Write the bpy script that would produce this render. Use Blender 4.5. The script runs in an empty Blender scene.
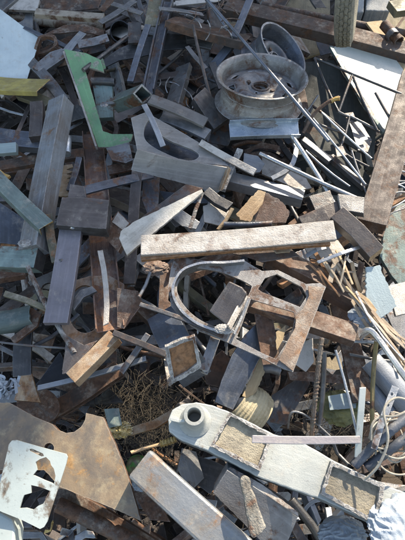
import bpy, bmesh, math, random
from mathutils import Vector, Matrix, noise
from mathutils.geometry import tessellate_polygon
random.seed(7)
S = bpy.context.scene
COL = S.collection
# ------------------------------------------------------------------ camera
F_PX, PITCH, CAM = 440.0, math.radians(48), Vector((0, 0, 1.6))
FW = Vector((0, math.cos(PITCH), -math.sin(PITCH))); RT = Vector((1, 0, 0)); UPV = Vector((0, math.sin(PITCH), math.cos(PITCH)))
cd = bpy.data.cameras.new('camera'); cam = bpy.data.objects.new('camera', cd); COL.objects.link(cam)
cam.location = CAM; cam.rotation_euler = (math.pi/2 - PITCH, 0, 0)
cd.sensor_fit = 'VERTICAL'; cd.sensor_height = 24; cd.lens = 24*F_PX/540; cd.clip_start = .02; cd.clip_end = 500
S.camera = cam
HA, HB = 0.15, 0.30                                   # slope of the heap: z = HA + HB*y
HN = Vector((0, -HB, 1)).normalized()
def ray(u, v): return FW + RT*((u-202.5)/F_PX) + UPV*((270-v)/F_PX)
def P(u, v, h=0.0):
    d = ray(u, v); t = (HA + h - CAM.z)/(d.z - HB*d.y)
    return CAM + d*t
def on_plane(u, v, o, n):
    d = ray(u, v); return CAM + d*((o-CAM).dot(n)/d.dot(n))
def proj(p):
    q = p-CAM; w = q.dot(FW); return Vector((202.5+q.dot(RT)/w*F_PX, 270-q.dot(UPV)/w*F_PX))
# ------------------------------------------------------------------ materials
MATS = {}
def mk(name, c1, c2=None, rust=None, ra=0.0, dust=0.0, rough=.5, metal=.5, scale=9, bump=.25, streak=.0, dustc=(.42,.38,.32), rs=14, spec=.5, wear_glint=None):
    m = bpy.data.materials.new(name); m.use_nodes = True; N = m.node_tree.nodes; L = m.node_tree.links
    b = N['Principled BSDF']
    tc = N.new('ShaderNodeTexCoord'); oi = N.new('ShaderNodeObjectInfo')
    mul = N.new('ShaderNodeMath'); mul.operation = 'MULTIPLY'; mul.inputs[1].default_value = 37.0; L.new(oi.outputs['Random'], mul.inputs[0])
    add = N.new('ShaderNodeVectorMath'); add.operation = 'ADD'; sc_ = N.new('ShaderNodeVectorMath'); sc_.operation = 'SCALE'; L.new(tc.outputs['Object'], sc_.inputs[0])
    fr0 = N.new('ShaderNodeMath'); fr0.operation = 'MULTIPLY_ADD'; fr0.inputs[1].default_value = .8; fr0.inputs[2].default_value = .65; L.new(oi.outputs['Random'], fr0.inputs[0]); L.new(fr0.outputs[0], sc_.inputs['Scale'])
    L.new(sc_.outputs[0], add.inputs[0]); L.new(mul.outputs[0], add.inputs[1])
    def nz(sc, det=6, r=.6, src=None, dist=0):
        n = N.new('ShaderNodeTexNoise'); n.inputs['Scale'].default_value = sc; n.inputs['Detail'].default_value = det
        n.inputs['Roughness'].default_value = r; n.inputs['Distortion'].default_value = dist; L.new(src or add.outputs[0], n.inputs['Vector']); return n
    def rng(src, a, b_, c=0, d=1):
        r = N.new('ShaderNodeMapRange'); r.interpolation_type = 'SMOOTHSTEP'
        for i, x in enumerate((a, b_, c, d)): r.inputs[i+1].default_value = x
        L.new(src, r.inputs[0]); return r.outputs[0]
    def mix(f, a, c):
        x = N.new('ShaderNodeMix'); x.data_type = 'RGBA'
        if isinstance(f, float): x.inputs[0].default_value = f
        else: L.new(f, x.inputs[0])
        for i, k in ((6, a), (7, c)):
            if isinstance(k, tuple): x.inputs[i].default_value = (*k, 1)
            else: L.new(k, x.inputs[i])
        return x.outputs[2]
    c2 = c2 or tuple(x*.62 for x in c1)
    n1 = nz(scale, 8, .65, dist=.6)
    col = mix(rng(n1.outputs[0], .38, .62), c1, c2)
    mp = N.new('ShaderNodeMapping'); mp.inputs['Scale'].default_value = (4, 90, 90); L.new(add.outputs[0], mp.inputs[0])
    st = nz(1.6, 5, .7, mp.outputs[0])
    col = mix(rng(st.outputs[0], .45, .75, 0, .25+streak), col, tuple(min(1, x*1.9+.02) for x in c1))
    # object-to-object tone change: no two offcuts have the same age
    hsv = N.new('ShaderNodeHueSaturation'); L.new(col, hsv.inputs['Color'])
    L.new(rng(oi.outputs['Random'], 0, 1, .8, 1.2), hsv.inputs['Value']); col = hsv.outputs[0]
    rfac = None
    if rust:
        n2 = nz(rs, 10, .72, dist=.4)
        w1 = N.new('ShaderNodeMath'); w1.operation = 'FRACT'; L.new(mul.outputs[0], w1.inputs[0])
        w2 = N.new('ShaderNodeMath'); w2.operation = 'MULTIPLY_ADD'; L.new(w1.outputs[0], w2.inputs[0]); w2.inputs[1].default_value = .14; L.new(n2.outputs[0], w2.inputs[2])
        rfac = rng(w2.outputs[0], .69-ra*.3, .79-ra*.28)
        n3 = nz(rs*5, 6, .7); rcol = mix(rng(n3.outputs[0], .35, .7), rust, tuple(x*.4 for x in rust))
        col = mix(rfac, col, rcol)
    # dark specks and dirt
    n4 = nz(120, 4, .8); col = mix(rng(n4.outputs[0], .60, .74, 0, .55), col, tuple(x*.25 for x in c1))
    if dust > 0:
        g = N.new('ShaderNodeNewGeometry'); sp = N.new('ShaderNodeSeparateXYZ'); L.new(g.outputs['Normal'], sp.inputs[0])
        n5 = nz(22, 9, .75); k = N.new('ShaderNodeMath'); k.operation = 'MULTIPLY'
        L.new(rng(sp.outputs[2], .2, .95), k.inputs[0]); L.new(rng(n5.outputs[0], .62-.35*dust, .80-.25*dust, 0, min(1, .35+dust*.6)), k.inputs[1])
        col = mix(k.outputs[0], col, dustc)
    wear_glint = (metal > .08) if wear_glint is None else wear_glint
    if wear_glint:                                   # corners rubbed to bare metal, with sunlit edge glints put into the colour
        bv = N.new('ShaderNodeBevel'); bv.samples = 4; bv.inputs['Radius'].default_value = .0032
        g2 = N.new('ShaderNodeNewGeometry'); dt = N.new('ShaderNodeVectorMath'); dt.operation = 'DOT_PRODUCT'
        L.new(bv.outputs[0], dt.inputs[0]); L.new(g2.outputs['True Normal'], dt.inputs[1])
        n9 = nz(55, 4, .7); e1 = N.new('ShaderNodeMath'); e1.operation = 'MULTIPLY'
        L.new(rng(dt.outputs['Value'], .985, .80), e1.inputs[0]); L.new(rng(n9.outputs[0], .40, .60, .1, .85), e1.inputs[1])
        col = mix(e1.outputs[0], col, tuple(min(.62, x*1.7+.17) for x in c1))
    L.new(col, b.inputs['Base Color'])
    mt = N.new('ShaderNodeMath'); mt.operation = 'MULTIPLY'; mt.inputs[0].default_value = metal
    if rfac:
        L.new(rng(rfac, 0, 1, 1, .15), mt.inputs[1])
    else: mt.inputs[1].default_value = 1
    L.new(mt.outputs[0], b.inputs['Metallic'])
    n6 = nz(scale*3, 5, .7); L.new(rng(n6.outputs[0], .3, .7, max(.08, rough-.13), min(1, rough+.18)), b.inputs['Roughness'])
    b.inputs['Specular IOR Level'].default_value = spec
    n7 = nz(260, 3, .6); n8 = nz(16, 5, .6)
    s = N.new('ShaderNodeMath'); s.operation = 'MULTIPLY_ADD'; L.new(n8.outputs[0], s.inputs[0]); s.inputs[1].default_value = 1.3; L.new(n7.outputs[0], s.inputs[2])
    bp = N.new('ShaderNodeBump'); bp.inputs['Strength'].default_value = bump; bp.inputs['Distance'].default_value = .003
    L.new(s.outputs[0], bp.inputs['Height']); L.new(bp.outputs[0], b.inputs['Normal'])
    MATS[name] = m; return m
RU, RO = (.135,.070,.042), (.30,.15,.07)
mk('steel_dark', (.105,.105,.107), (.064,.062,.062), RU, .25, .25, .42, .55)
mk('steel_black', (.018,.019,.022), (.010,.010,.012), RU, .1, .2, .38, .4)
mk('steel_grey', (.21,.212,.215), (.13,.13,.132), RU, .25, .35, .45, .6)
mk('steel_blue', (.13,.148,.178), (.085,.094,.11), RU, .2, .3, .42, .6)
mk('steel_light', (.33,.35,.37), (.22,.235,.25), RU, .15, .4, .42, .6)
mk('mill_scale', (.125,.108,.10), (.075,.064,.06), RU, .3, .3, .48, .4)
mk('galvanised', (.50,.56,.60), (.34,.40,.46), None, 0, .3, .35, .75, 24)
mk('bright_steel', (.50,.50,.49), (.34,.34,.33), RU, .05, .2, .28, .8)
mk('rust_dark', (.10,.075,.062), (.062,.048,.042), RU, .7, .35, .75, .15, 12, .5)
mk('rust_brown', (.155,.10,.075), (.088,.062,.05), RU, .6, .4, .72, .2, 12, .5)
mk('rust_orange', (.30,.15,.075), (.16,.085,.05), RO, .8, .3, .75, .1, 14, .5)
mk('rust_tan', (.34,.24,.15), (.20,.13,.08), RO, .5, .5, .75, .1, 14, .5)
mk('dusty_steel', (.30,.27,.24), (.20,.18,.16), RU, .2, .95, .7, .15, 14, .6, dustc=(.56,.52,.47))
mk('chalky', (.42,.385,.345), (.30,.265,.23), RU, .25, .6, .8, .0, 30, .8, dustc=(.48,.46,.43))
mk('crust', (.42,.41,.39), (.16,.15,.14), RU, .3, .2, .8, .2, 60, 1.6)
mk('green_paint', (.18,.38,.19), (.15,.30,.16), (.34,.33,.27), .30, .35, .45, 0, 10, .2, rs=30)
mk('green_grey', (.17,.23,.215), (.11,.15,.145), RU, .3, .3, .5, .2)
mk('olive_steel', (.17,.155,.10), (.10,.095,.07), RO, .3, .35, .6, .2)
mk('pale_blue', (.46,.52,.52), (.38,.44,.45), RU, -.05, .3, .5, .05, 4, .15, streak=-.2)
mk('pale_box', (.37,.385,.36), (.29,.305,.29), (.22,.18,.14), .12, .3, .5, .05, 6, .25)
mk('pocket_dust', (.31,.275,.205), (.21,.185,.14), RU, .0, .3, .85, 0, 20, 1.0)
mk('yellow_paint', (.38,.31,.09), (.25,.20,.07), RU, .25, .3, .5, .05, 14)
mk('brass_plate', (.235,.175,.115), (.135,.115,.095), (.36,.21,.09), .45, .35, .5, .3, 10, .15, streak=-.22, dustc=(.46,.38,.24))
mk('white_plastic', (.37,.41,.39), (.31,.35,.335), (.20,.16,.12), .10, .2, .35, 0, 3, .08, streak=-.25)
mk('white_sheet', (.58,.585,.53), (.45,.47,.43), (.3,.26,.2), .0, .2, .3, .0, 3, .1, streak=-.25)
mk('tan_board', (.42,.31,.18), (.32,.24,.14), None, 0, .2, .85, 0, 12, .3)
mk('wood_lit', (.48,.34,.20), (.34,.22,.12), None, 0, .2, .8, 0, 12, .4, streak=.3)
mk('slat', (.40,.32,.23), (.27,.20,.14), None, 0, .1, .75, 0, 12, .3, streak=.3)
mk('dusty_pipe', (.28,.24,.19), (.17,.14,.11), RU, .4, .7, .8, .05, 14, .6, dustc=(.36,.32,.26))
mk('copper_cut', (.55,.36,.12), (.36,.20,.07), RO, .3, 0, .45, .5, 40, .6)
mk('gold_scrap', (.62,.47,.20), (.42,.30,.12), None, 0, 0, .3, .8, 40, .8)
mk('rubber', (.18,.165,.13), (.27,.25,.19), None, 0, .8, .85, 0, 40, 1.0, dustc=(.30,.27,.21))
mk('black_plastic', (.015,.016,.02), None, None, 0, .2, .25, 0)
mk('conduit_grey', (.085,.095,.115), None, None, 0, .3, .45, 0)
mk('cable_beige', (.36,.33,.27), (.26,.24,.20), None, 0, .2, .6, 0, 40, .3)
mk('green_ball', (.04,.30,.06), (.03,.20,.04), (.1,.09,.06), .2, .35, .4, 0, 8, .1)
mk('concrete', (.30,.31,.31), (.22,.23,.23), None, 0, .4, .9, 0, 12, .8)
mk('straw', (.11,.09,.065), (.05,.04,.03), None, 0, 0, .85, 0, 30, .4)
mk('cardboard', (.50,.40,.24), (.40,.31,.19), None, 0, .1, .85, 0, 10, .3)
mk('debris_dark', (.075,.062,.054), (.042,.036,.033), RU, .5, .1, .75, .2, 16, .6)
mk('soil', (.070,.056,.044), (.040,.033,.027), None, 0, 0, .95, 0, 7, 1.0)
mk('blocker_sheet', (.22,.24,.26), (.16,.17,.19), RU, .1, 0, .5, .3, 2, .1)
mk('fibre', (.46,.40,.27), (.33,.28,.18), None, 0, .1, .8, 0, 20, .5)
mk('glove_yellow', (.26,.25,.10), (.15,.16,.08), None, 0, .1, .7, 0, 30, .5)
# thin film plastic lets light through
def film(name, c, tr=.45):
    m = mk(name, c, tuple(x*.9 for x in c), None, 0, .0, .3, 0, 8, .35)
    b = m.node_tree.nodes['Principled BSDF']; b.inputs['Transmission Weight'].default_value = tr; b.inputs['IOR'].default_value = 1.2; return m
film('film_white', (.36,.41,.46), .2); film('film_cyan', (.40,.48,.50), .15)
# ------------------------------------------------------------------ object bookkeeping
ANCH = []
def tag(o, label=None, cat=None, group=None, kind=None):
    if label: o['label'] = label
    if cat: o['category'] = cat
    if group: o['group'] = group
    if kind: o['kind'] = kind
def link(name, bm, mats, M, parent=None, smooth=False, bevel=0.0):
    me = bpy.data.meshes.new(name)
    bmesh.ops.recalc_face_normals(bm, faces=bm.faces)
    if smooth:
        for f in bm.faces: f.smooth = True
        lim = math.radians(38)
        for e in bm.edges:
            if len(e.link_faces) == 2 and e.calc_face_angle(0) > lim: e.smooth = False
    bm.to_mesh(me); bm.free()
    for m in (mats if isinstance(mats, (list, tuple)) else [mats]): me.materials.append(MATS[m])
    o = bpy.data.objects.new(name, me); COL.objects.link(o)
    if parent:
        o.parent = parent; o.matrix_parent_inverse = WM[parent.name].inverted()
    o.matrix_basis = M; WM[o.name] = M.copy()
    if bevel:
        bv = o.modifiers.new('bevel', 'BEVEL'); bv.width = bevel; bv.segments = 2; bv.limit_method = 'ANGLE'; bv.angle_limit = math.radians(35)
    return o
WM = {}
def empty(name, loc, label, cat, group=None):
    o = bpy.data.objects.new(name, None); COL.objects.link(o); o.location = loc; o.empty_display_size = .05
    WM[o.name] = Matrix.Translation(loc); tag(o, label, cat, group); return o
def frame(o, x, z):
    z = z.normalized(); x = (x - z*x.dot(z)).normalized(); y = z.cross(x)
    M = Matrix((x, y, z)).transposed().to_4x4(); M.translation = o; return M
def rough_loop(loop, amp, step=.007, seed=0):
    out = []
    n = len(loop)
    for i in range(n):
        a, b = loop[i], loop[(i+1) % n]; k = max(1, int((b-a).length/step)); t = Vector((-(b-a).y, (b-a).x))
        if t.length > 0: t.normalize()
        for j in range(k):
            p = a.lerp(b, j/k)
            if j: p = p + t*amp*(noise.noise(Vector((p.x*140+seed, p.y*140, seed)))*1.3 + .8*noise.noise(Vector((p.x*45, p.y*45+seed, 3))))
            out.append(p)
    return out
def tilt_n(tilt): return (HN + Vector((tilt[0], tilt[1], 0))).normalized()
def slab(loops, t, bm=None, z0=0.0):
    """outer loop + holes (2D), from z0 down to z0-t"""
    bm = bm or bmesh.new()
    lv = []
    for lp in loops:
        lv.append(([bm.verts.new((p.x, p.y, z0)) for p in lp], [bm.verts.new((p.x, p.y, z0-t)) for p in lp]))
    if len(loops) == 1:
        bm.faces.new(lv[0][0]); bm.faces.new(list(reversed(lv[0][1])))
    else:
        tri = tessellate_polygon([[Vector((p.x, p.y, 0)) for p in lp] for lp in loops])
        T = [v for a, _ in lv for v in a]; B = [v for _, b in lv for v in b]
        for a, b, c in tri:
            try: bm.faces.new((T[a], T[b], T[c])); bm.faces.new((B[c], B[b], B[a]))
            except ValueError: pass
    for a, b in lv:
        n = len(a)
        for i in range(n):
            f = bm.faces.new((a[i], b[i], b[(i+1) % n], a[(i+1) % n])); f.material_index = 1
    return bm
def ell(cx, cy, rx, ry, n=28, a0=0, a1=360, rot=0):
    r = math.radians(rot); o = []
    full = abs(a1-a0) >= 360
    for i in range(n if full else n+1):
        a = math.radians(a0+(a1-a0)*i/n); x, y = rx*math.cos(a), ry*math.sin(a)
        o.append((cx+x*math.cos(r)-y*math.sin(r), cy+x*math.sin(r)+y*math.cos(r)))
    return o
SEED = [0]
def PL(name, label, cat, pts, h, mat, t=.005, tilt=(0,0), n=None, edge=None, rough=.0006, holes=(), parent=None, group=None, bevel=.0009, at=None):
    """plate or block: the visible face traced at its own height on the heap, given a real thickness behind it"""
    SEED[0] += 1
    n = Vector(n).normalized() if n else tilt_n(tilt)
    cu = sum(p[0] for p in pts)/len(pts); cv = sum(p[1] for p in pts)/len(pts)
    if at: cu, cv = at
    o = P(cu, cv, h)
    if n.dot(CAM-o) < 0: n = -n
    W = [on_plane(u, v, o, n) for u, v in pts]
    if label == 'x' and max((w-o).length for w in W) > .2:
        n = tilt_n((0,0)); W = [on_plane(u, v, o, n) for u, v in pts]
    x = max(((W[(i+1) % len(W)]-W[i]) for i in range(len(W))), key=lambda d: d.length)
    M = frame(o, x, n); Mi = M.inverted()
    lp = [(Mi @ w).to_2d() for w in W]
    loops = [rough_loop(lp, rough, seed=SEED[0])]
    for hl in holes: loops.append(rough_loop([(Mi @ on_plane(u, v, o, n)).to_2d() for u, v in hl], rough*.6, seed=SEED[0]+5))
    ob = link(name, slab(loops, t), [mat, edge or mat], M, parent, bevel=bevel if t > .003 else 0)
    if not parent: tag(ob, label, cat, group)
    return ob
def profile(kind, w, t, th):
    """closed 2D loops (y, z) with the top face at z=0"""
    a = w/2
    if kind in ('flat', 'box'): return [[(-a,0),(-a,-t),(a,-t),(a,0)]]
    if kind == 'tube':
        r = min(w, t)*.13; q = []
        for cx, cy, s in ((-a+r,-r,90), (-a+r,-t+r,180), (a-r,-t+r,270), (a-r,-r,0)):
            for k in range(4):
                g = math.radians(s+k*30); q.append((cx+r*math.cos(g), cy+r*math.sin(g)))
        q2 = [(y*(1-2*th/w), -t/2+(z+t/2)*(1-2*th/t)) for y, z in q]
        return [q, q2]
    if kind == 'L': return [[(-a,0),(-a,-t),(-a+th,-t),(-a+th,-th),(a,-th),(a,0)]]
    if kind == 'Lr': return [[(-a,0),(-a,-th),(a-th,-th),(a-th,-t),(a,-t),(a,0)]]
    if kind == 'U': return [[(-a,0),(-a,-t),(-a+th,-t),(-a+th,-th),(a-th,-th),(a-th,-t),(a,-t),(a,0)]]
    if kind == 'C': return [[(-a,0),(-a,-t),(a,-t),(a,0),(a-th,0),(a-th,-t+th),(-a+th,-t+th),(-a+th,0)]]
    if kind == 'I':
        f = th; return [[(-a,0),(-a,-f),(-f/2,-f),(-f/2,-t+f),(-a,-t+f),(-a,-t),(a,-t),(a,-t+f),(f/2,-t+f),(f/2,-f),(a,-f),(a,0)]]
    if kind == 'round': return [[(a*math.cos(g), -a+a*math.sin(g)) for g in [2*math.pi*i/14 for i in range(14)]]]
    if kind == 'pipe':
        c = [(math.cos(2*math.pi*i/20), math.sin(2*math.pi*i/20)) for i in range(20)]
        return [[(a*p, -a+a*q) for p, q in c], [((a-th)*p, -a+(a-th)*q) for p, q in c]]
def px_scale(o, s, ax):
    """pixels that one metre along s covers at o, measured across the axis"""
    p0, p1 = proj(o-s*.01), proj(o+s*.01); a = proj(o+ax*.02)-proj(o-ax*.02)
    if a.length < 1e-6: return (p1-p0).length/.02
    a.normalize(); d = p1-p0; return max(40, abs(d.x*a.y-d.y*a.x)/.02)
def BM(name, label, cat, A, B, wpx, mat, kind='flat', t=None, roll=0, th=.004, tilt=(0,0), edge=None, parent=None, group=None, bend=.002, rough=.0015, bevel=.0012, segs=None, w=None):
    """a length of bar, tube or section between two points of the heap"""
    SEED[0] += 1; sd = SEED[0]
    a, b = P(*A), P(*B); ax = (b-a); L = ax.length; axn = ax.normalized()
    z = tilt_n(tilt); z = (z-axn*z.dot(axn)).normalized(); z = Matrix.Rotation(math.radians(roll), 3, axn) @ z
    side = z.cross(axn).normalized(); mid = (a+b)/2
    if w is None: w = wpx/px_scale(mid, side, axn)
    if kind in ('round', 'pipe'): w = wpx*((mid-CAM).dot(FW))/F_PX if wpx else w
    t = t or (w if kind in ('tube', 'round', 'pipe', 'U', 'L', 'Lr') else .005); th = min(th, w*.3, t*.4)
    M = frame(a, axn, z)
    loops = profile(kind, w, t, th); ns = segs or max(2, int(L/.05)); bm = bmesh.new(); rings = []
    by, bz = random.uniform(-bend, bend), random.uniform(-bend, bend)
    for i in range(ns+1):
        f = i/ns; off = math.sin(f*math.pi)
        row = []
        for k, lp in enumerate(loops):
            vs = []
            for (y, zz) in lp:
                x = L*f
                if i in (0, ns): x += noise.noise(Vector((y*90+sd, zz*90, i+k)))*rough*2.5
                ny = noise.noise(Vector((x*14+sd, y*30, 1)))*bend*.35; nz_ = noise.noise(Vector((x*14, y*30, sd)))*bend*.35
                vs.append(bm.verts.new((x, y+by*off*2+ny, zz+bz*off*2+nz_)))
            row.append(vs)
        rings.append(row)
    for i in range(ns):
        for k in range(len(loops)):
            r0, r1 = rings[i][k], rings[i+1][k]; m = len(r0)
            for j in range(m): bm.faces.new((r0[j], r0[(j+1) % m], r1[(j+1) % m], r1[j]))
    for i in (0, ns):
        if len(loops) == 1: f = bm.faces.new(rings[i][0]); f.material_index = 1
        else:
            r0, r1 = rings[i]; m = len(r0)
            for j in range(m): f = bm.faces.new((r0[j], r0[(j+1) % m], r1[(j+1) % m], r1[j])); f.material_index = 1
    rnd = kind in ('round', 'pipe', 'tube')
    ob = link(name, bm, [mat, edge or mat], M, parent, smooth=rnd, bevel=0 if rnd else min(bevel, t*.2))
    if not parent: tag(ob, label, cat, group)
    return ob
def add_box(bm, M):
    vs = [bm.verts.new(M @ Vector((x, y, z))) for x in (-.5,.5) for y in (-.5,.5) for z in (-.5,.5)]
    for f in ((0,1,3,2),(4,6,7,5),(0,4,5,1),(2,3,7,6),(0,2,6,4),(1,5,7,3)): bm.faces.new([vs[i] for i in f])
def smooth_path(pts, k=6):
    out = []; n = len(pts)
    for i in range(n-1):
        p0, p1, p2, p3 = pts[max(0, i-1)], pts[i], pts[i+1], pts[min(n-1, i+2)]
        for j in range(k):
            t = j/k; out.append(.5*((2*p1)+(p2-p0)*t+(2*p0-5*p1+4*p2-p3)*t*t+(3*p1-p0-3*p2+p3)*t**3))
    out.append(pts[-1]); return out
def round_loop(pts, k=4):
    q = [Vector((a, b, 0)) for a, b in pts]; n = len(q); out = []
    for i in range(n):
        p0, p1, p2, p3 = q[i-1], q[i], q[(i+1) % n], q[(i+2) % n]
        for j in range(k):
            t = j/k; c = .5*((2*p1)+(p2-p0)*t+(2*p0-5*p1+4*p2-p3)*t*t+(3*p1-p0-3*p2+p3)*t**3); out.append((c.x, c.y))
    return out
def sweep(pts, prof, up=None, scale=None, closed=False):
    bm = bmesh.new(); rings = []; n = len(pts); prev = up
    for i, p in enumerate(pts):
        d = (pts[(i+1) % n if closed else min(n-1, i+1)]-pts[(i-1) % n if closed else max(0, i-1)]).normalized()
        ref = up if up is not None else (prev or Vector((.3,.2,.93)))
        z = (ref-d*ref.dot(d)); z = z.normalized() if z.length > 1e-4 else d.orthogonal().normalized(); prev = z
        y = z.cross(d); s = scale[i] if scale else 1
        rings.append([bm.verts.new(p+y*a*s+z*b*s) for a, b in prof])
    m = len(prof)
    for i in range(n if closed else n-1):
        r0, r1 = rings[i], rings[(i+1) % n]
        for j in range(m): bm.faces.new((r0[j], r0[(j+1) % m], r1[(j+1) % m], r1[j]))
    if not closed: bm.faces.new(rings[0]); bm.faces.new(list(reversed(rings[-1])))
    return bm
def circ(r, n=8): return [(r*math.cos(2*math.pi*i/n), r*math.sin(2*math.pi*i/n)) for i in range(n)]
def CV(name, label, cat, pts, dpx, mat, k=6, parent=None, group=None, strap=None, scale=None, rib=0, closed=False, n=8):
    """bent rod, cable or strap; points are (u, v, h)"""
    W = [P(*p) for p in pts]; o = sum(W, Vector())/len(W); W = [w-o for w in W]
    r = dpx*.5*((o-CAM).dot(FW))/F_PX; path = smooth_path(W, k)
    if rib:
        dense = []; acc = 0
        for a, b in zip(path, path[1:]):
            m = max(1, int((b-a).length/.004)); dense += [a.lerp(b, j/m) for j in range(m)]
        path = dense+[path[-1]]; scale = [1+rib*(1 if i % 2 else -1) for i in range(len(path))]
    if scale and not rib:
        scale = [scale[0]+(scale[1]-scale[0])*i/(len(path)-1) for i in range(len(path))]
    prof = circ(r, n) if not strap else [(-r, strap/2), (-r, -strap/2), (r, -strap/2), (r, strap/2)]
    bm = sweep(path, prof, up=HN if strap else None, scale=scale, closed=closed)
    ob = link(name, bm, mat, Matrix.Translation(o), parent, smooth=not strap)
    if not parent: tag(ob, label, cat, group)
    return ob
def lathe(prof, n=48, closed=False):
    bm = bmesh.new(); rings = []
    for r, z in prof: rings.append([bm.verts.new((r*math.cos(2*math.pi*i/n), r*math.sin(2*math.pi*i/n), z)) for i in range(n)])
    m = len(prof)
    for k in range(m if closed else m-1):
        a, b = rings[k], rings[(k+1) % m]
        for i in range(n): bm.faces.new((a[i], a[(i+1) % n], b[(i+1) % n], b[i]))
    return bm
def blob(r, amp=.4, sub=4, freq=3.0, sq=(1,1,1), seed=0, ridged=False):
    bm = bmesh.new(); bmesh.ops.create_icosphere(bm, subdivisions=sub, radius=1)
    for v in bm.verts:
        p = v.co.copy(); q = p*freq+Vector((seed, seed*2, 0))
        d = noise.noise(q)+.5*noise.noise(q*2.3)
        if ridged: d = (.5-abs(noise.noise(q)))+.6*(.4-abs(noise.noise(q*2.1)))+.3*(.4-abs(noise.noise(q*4.7)))
        v.co = p*(1+amp*d)*r; v.co.x *= sq[0]; v.co.y *= sq[1]; v.co.z *= sq[2]
    return bm
def rag(r, seed, sq):
    bm = bmesh.new(); bmesh.ops.create_icosphere(bm, subdivisions=6, radius=1)
    for v in bm.verts:
        p = v.co.copy(); s = Vector((seed, seed*.7, 2))
        w = noise.noise_vector(p*1.1+s)*.6; q = p+w
        d = .30*(.45-abs(noise.noise(Vector((q.x*1.1, q.y*3.4, q.z*1.6))+s)))+.11*(.4-abs(noise.noise(Vector((q.y*2.2+q.x*5, q.x*1.4, q.z*3))+s)))+.02*(.4-abs(noise.noise(q*7+s)))
        v.co = p*(1+2.0*d*.6)*r; v.co.x *= sq[0]; v.co.y *= sq[1]; v.co.z *= sq[2]
    return bm
def BL(name, label, cat, u, v, h, rpx, mat, sq=(1,1,.6), amp=.4, freq=2.5, parent=None, ridged=True, rot=0, group=None, sub=4):
    SEED[0] += 1; o = P(u, v, h); r = rpx*((o-CAM).dot(FW))/F_PX
    M = Matrix.Translation(o) @ Matrix.Rotation(math.radians(rot), 4, 'Z')
    ob = link(name, rag(r, SEED[0]*1.7, sq) if 'plastic' in name else blob(r, amp, sub, freq, sq, SEED[0]*1.7, ridged), mat, M, parent, smooth=True)
    if not parent: tag(ob, label, cat, group)
    return ob
DEBUG = ()
SAZ, SEL, SKY, EXPO, SHADE_PT = 33, 43, .15, 1.3, (298, 62)
mk('wheel_steel', (.29,.285,.275), (.17,.15,.135), RU, .42, .3, .5, .45, 12, .4)
mk('wheel_disc', (.20,.20,.20), (.11,.10,.10), RU, .5, .35, .6, .3, 14, .4)
mk('rust_column', (.095,.078,.068), (.055,.045,.04), (.12,.065,.04), .3, .12, .65, .2, 9, .4, streak=.3)
mk('rust_channel', (.16,.105,.085), (.10,.065,.055), (.26,.12,.06), .4, .35, .65, .2, 10, .5, streak=.25)
mk('beam_blue', (.20,.22,.24), (.16,.15,.145), (.20,.11,.06), .35, .3, .5, .35, 9, .35, streak=.2)
mk('pale_teal', (.30,.38,.38), (.24,.30,.30), RU, .05, .2, .5, .1)
mk('mill_light', (.22,.21,.20), (.16,.148,.14), RU, .25, .3, .6, .2, 12, .4)
mk('dusty_grey', (.36,.335,.31), (.27,.25,.23), RU, .25, .4, .65, .15, 12, .4)
mk('purple_steel', (.165,.155,.17), (.125,.117,.128), RU, .08, .25, .42, .35, 5, .2)
mk('pipe_grey', (.27,.29,.32), (.20,.22,.25), None, 0, .35, .4, .1)
mk('box_dusty', (.25,.27,.285), (.27,.235,.19), (.24,.14,.08), .3, .35, .45, .35, 5, .3, dustc=(.46,.42,.34))
mk('handle_rust', (.26,.245,.21), (.12,.105,.085), RU, .15, .4, .85, .1, 26, 1.3)
mk('pale_side', (.20,.23,.23), (.14,.16,.165), RU, .1, .1, .5, .1)
mk('lilac_steel', (.34,.31,.32), (.28,.255,.265), RU, .05, .5, .5, .2)
mk('rebar_steel', (.20,.16,.12), (.11,.085,.065), RU, .5, .4, .7, .3, 20, .5)
mk('olive_bright', (.36,.29,.12), (.24,.19,.09), RU, .2, .3, .6, 0)
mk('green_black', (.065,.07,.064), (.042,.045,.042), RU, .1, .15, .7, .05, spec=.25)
mk('rust_leg', (.25,.17,.12), (.17,.12,.09), RO, .45, .5, .7, .15, 18, .5)
mk('dirt_tan', (.24,.20,.13), (.17,.145,.10), None, 0, .2, .9, 0, 14, .8)
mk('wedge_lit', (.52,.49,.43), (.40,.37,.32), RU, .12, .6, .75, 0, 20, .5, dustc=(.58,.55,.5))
# ================================================================== THE THINGS
ab = lambda *p: list(p)
# ---------------- top left
PL('sheet_panel', 'pale blue grey painted sheet panel with a pointed corner at the left edge', 'sheet panel', ab((-12,6),(0,9),(40,39),(27,79),(12,80),(-14,76)), .16, 'pale_blue', t=.003, tilt=(.05,-.1), edge='steel_light')
BM('angle_bar', 'yellow painted angle bar with a bright cut end under the pale blue panel', 'angle bar', (-14,82,.17), (43,85,.20), 13, 'yellow_paint', 'L', t=.018, th=.003, roll=-18, edge='copper_cut')
BM('timber', 'thick dusty tan pipe running across the top left behind the pale blue panel', 'pipe', (-12,12,.10), (103,23,.10), 9, 'dusty_pipe', 'pipe', th=.004)
BM('dusty_bar', 'shorter dusty flat bar lying on the tan pipe at the top left', 'flat bar', (35,11,.17), (104,16,.16), 6, 'dusty_pipe', 'flat', t=.02)
BM('rusted_plate', 'pinkish grey flaking plate at the extreme top left corner', 'steel plate', (-10,2,.13), (37,5,.13), 11, 'dusty_steel', 'flat', t=.012, rough=.006)
PL('rusted_plate', 'dark brown sheet along the top edge left of the long channel frame', 'steel plate', ab((36,-6),(104,-8),(98,8),(70,11),(40,8)), .12, 'rust_dark', tilt=(0,-.1))
BM('thin_bar', 'thin blue strip slanting down right from behind the pale blue panel', 'thin strip', (24,27,.17), (82,52,.17), 3.4, 'steel_blue', t=.004)
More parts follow.
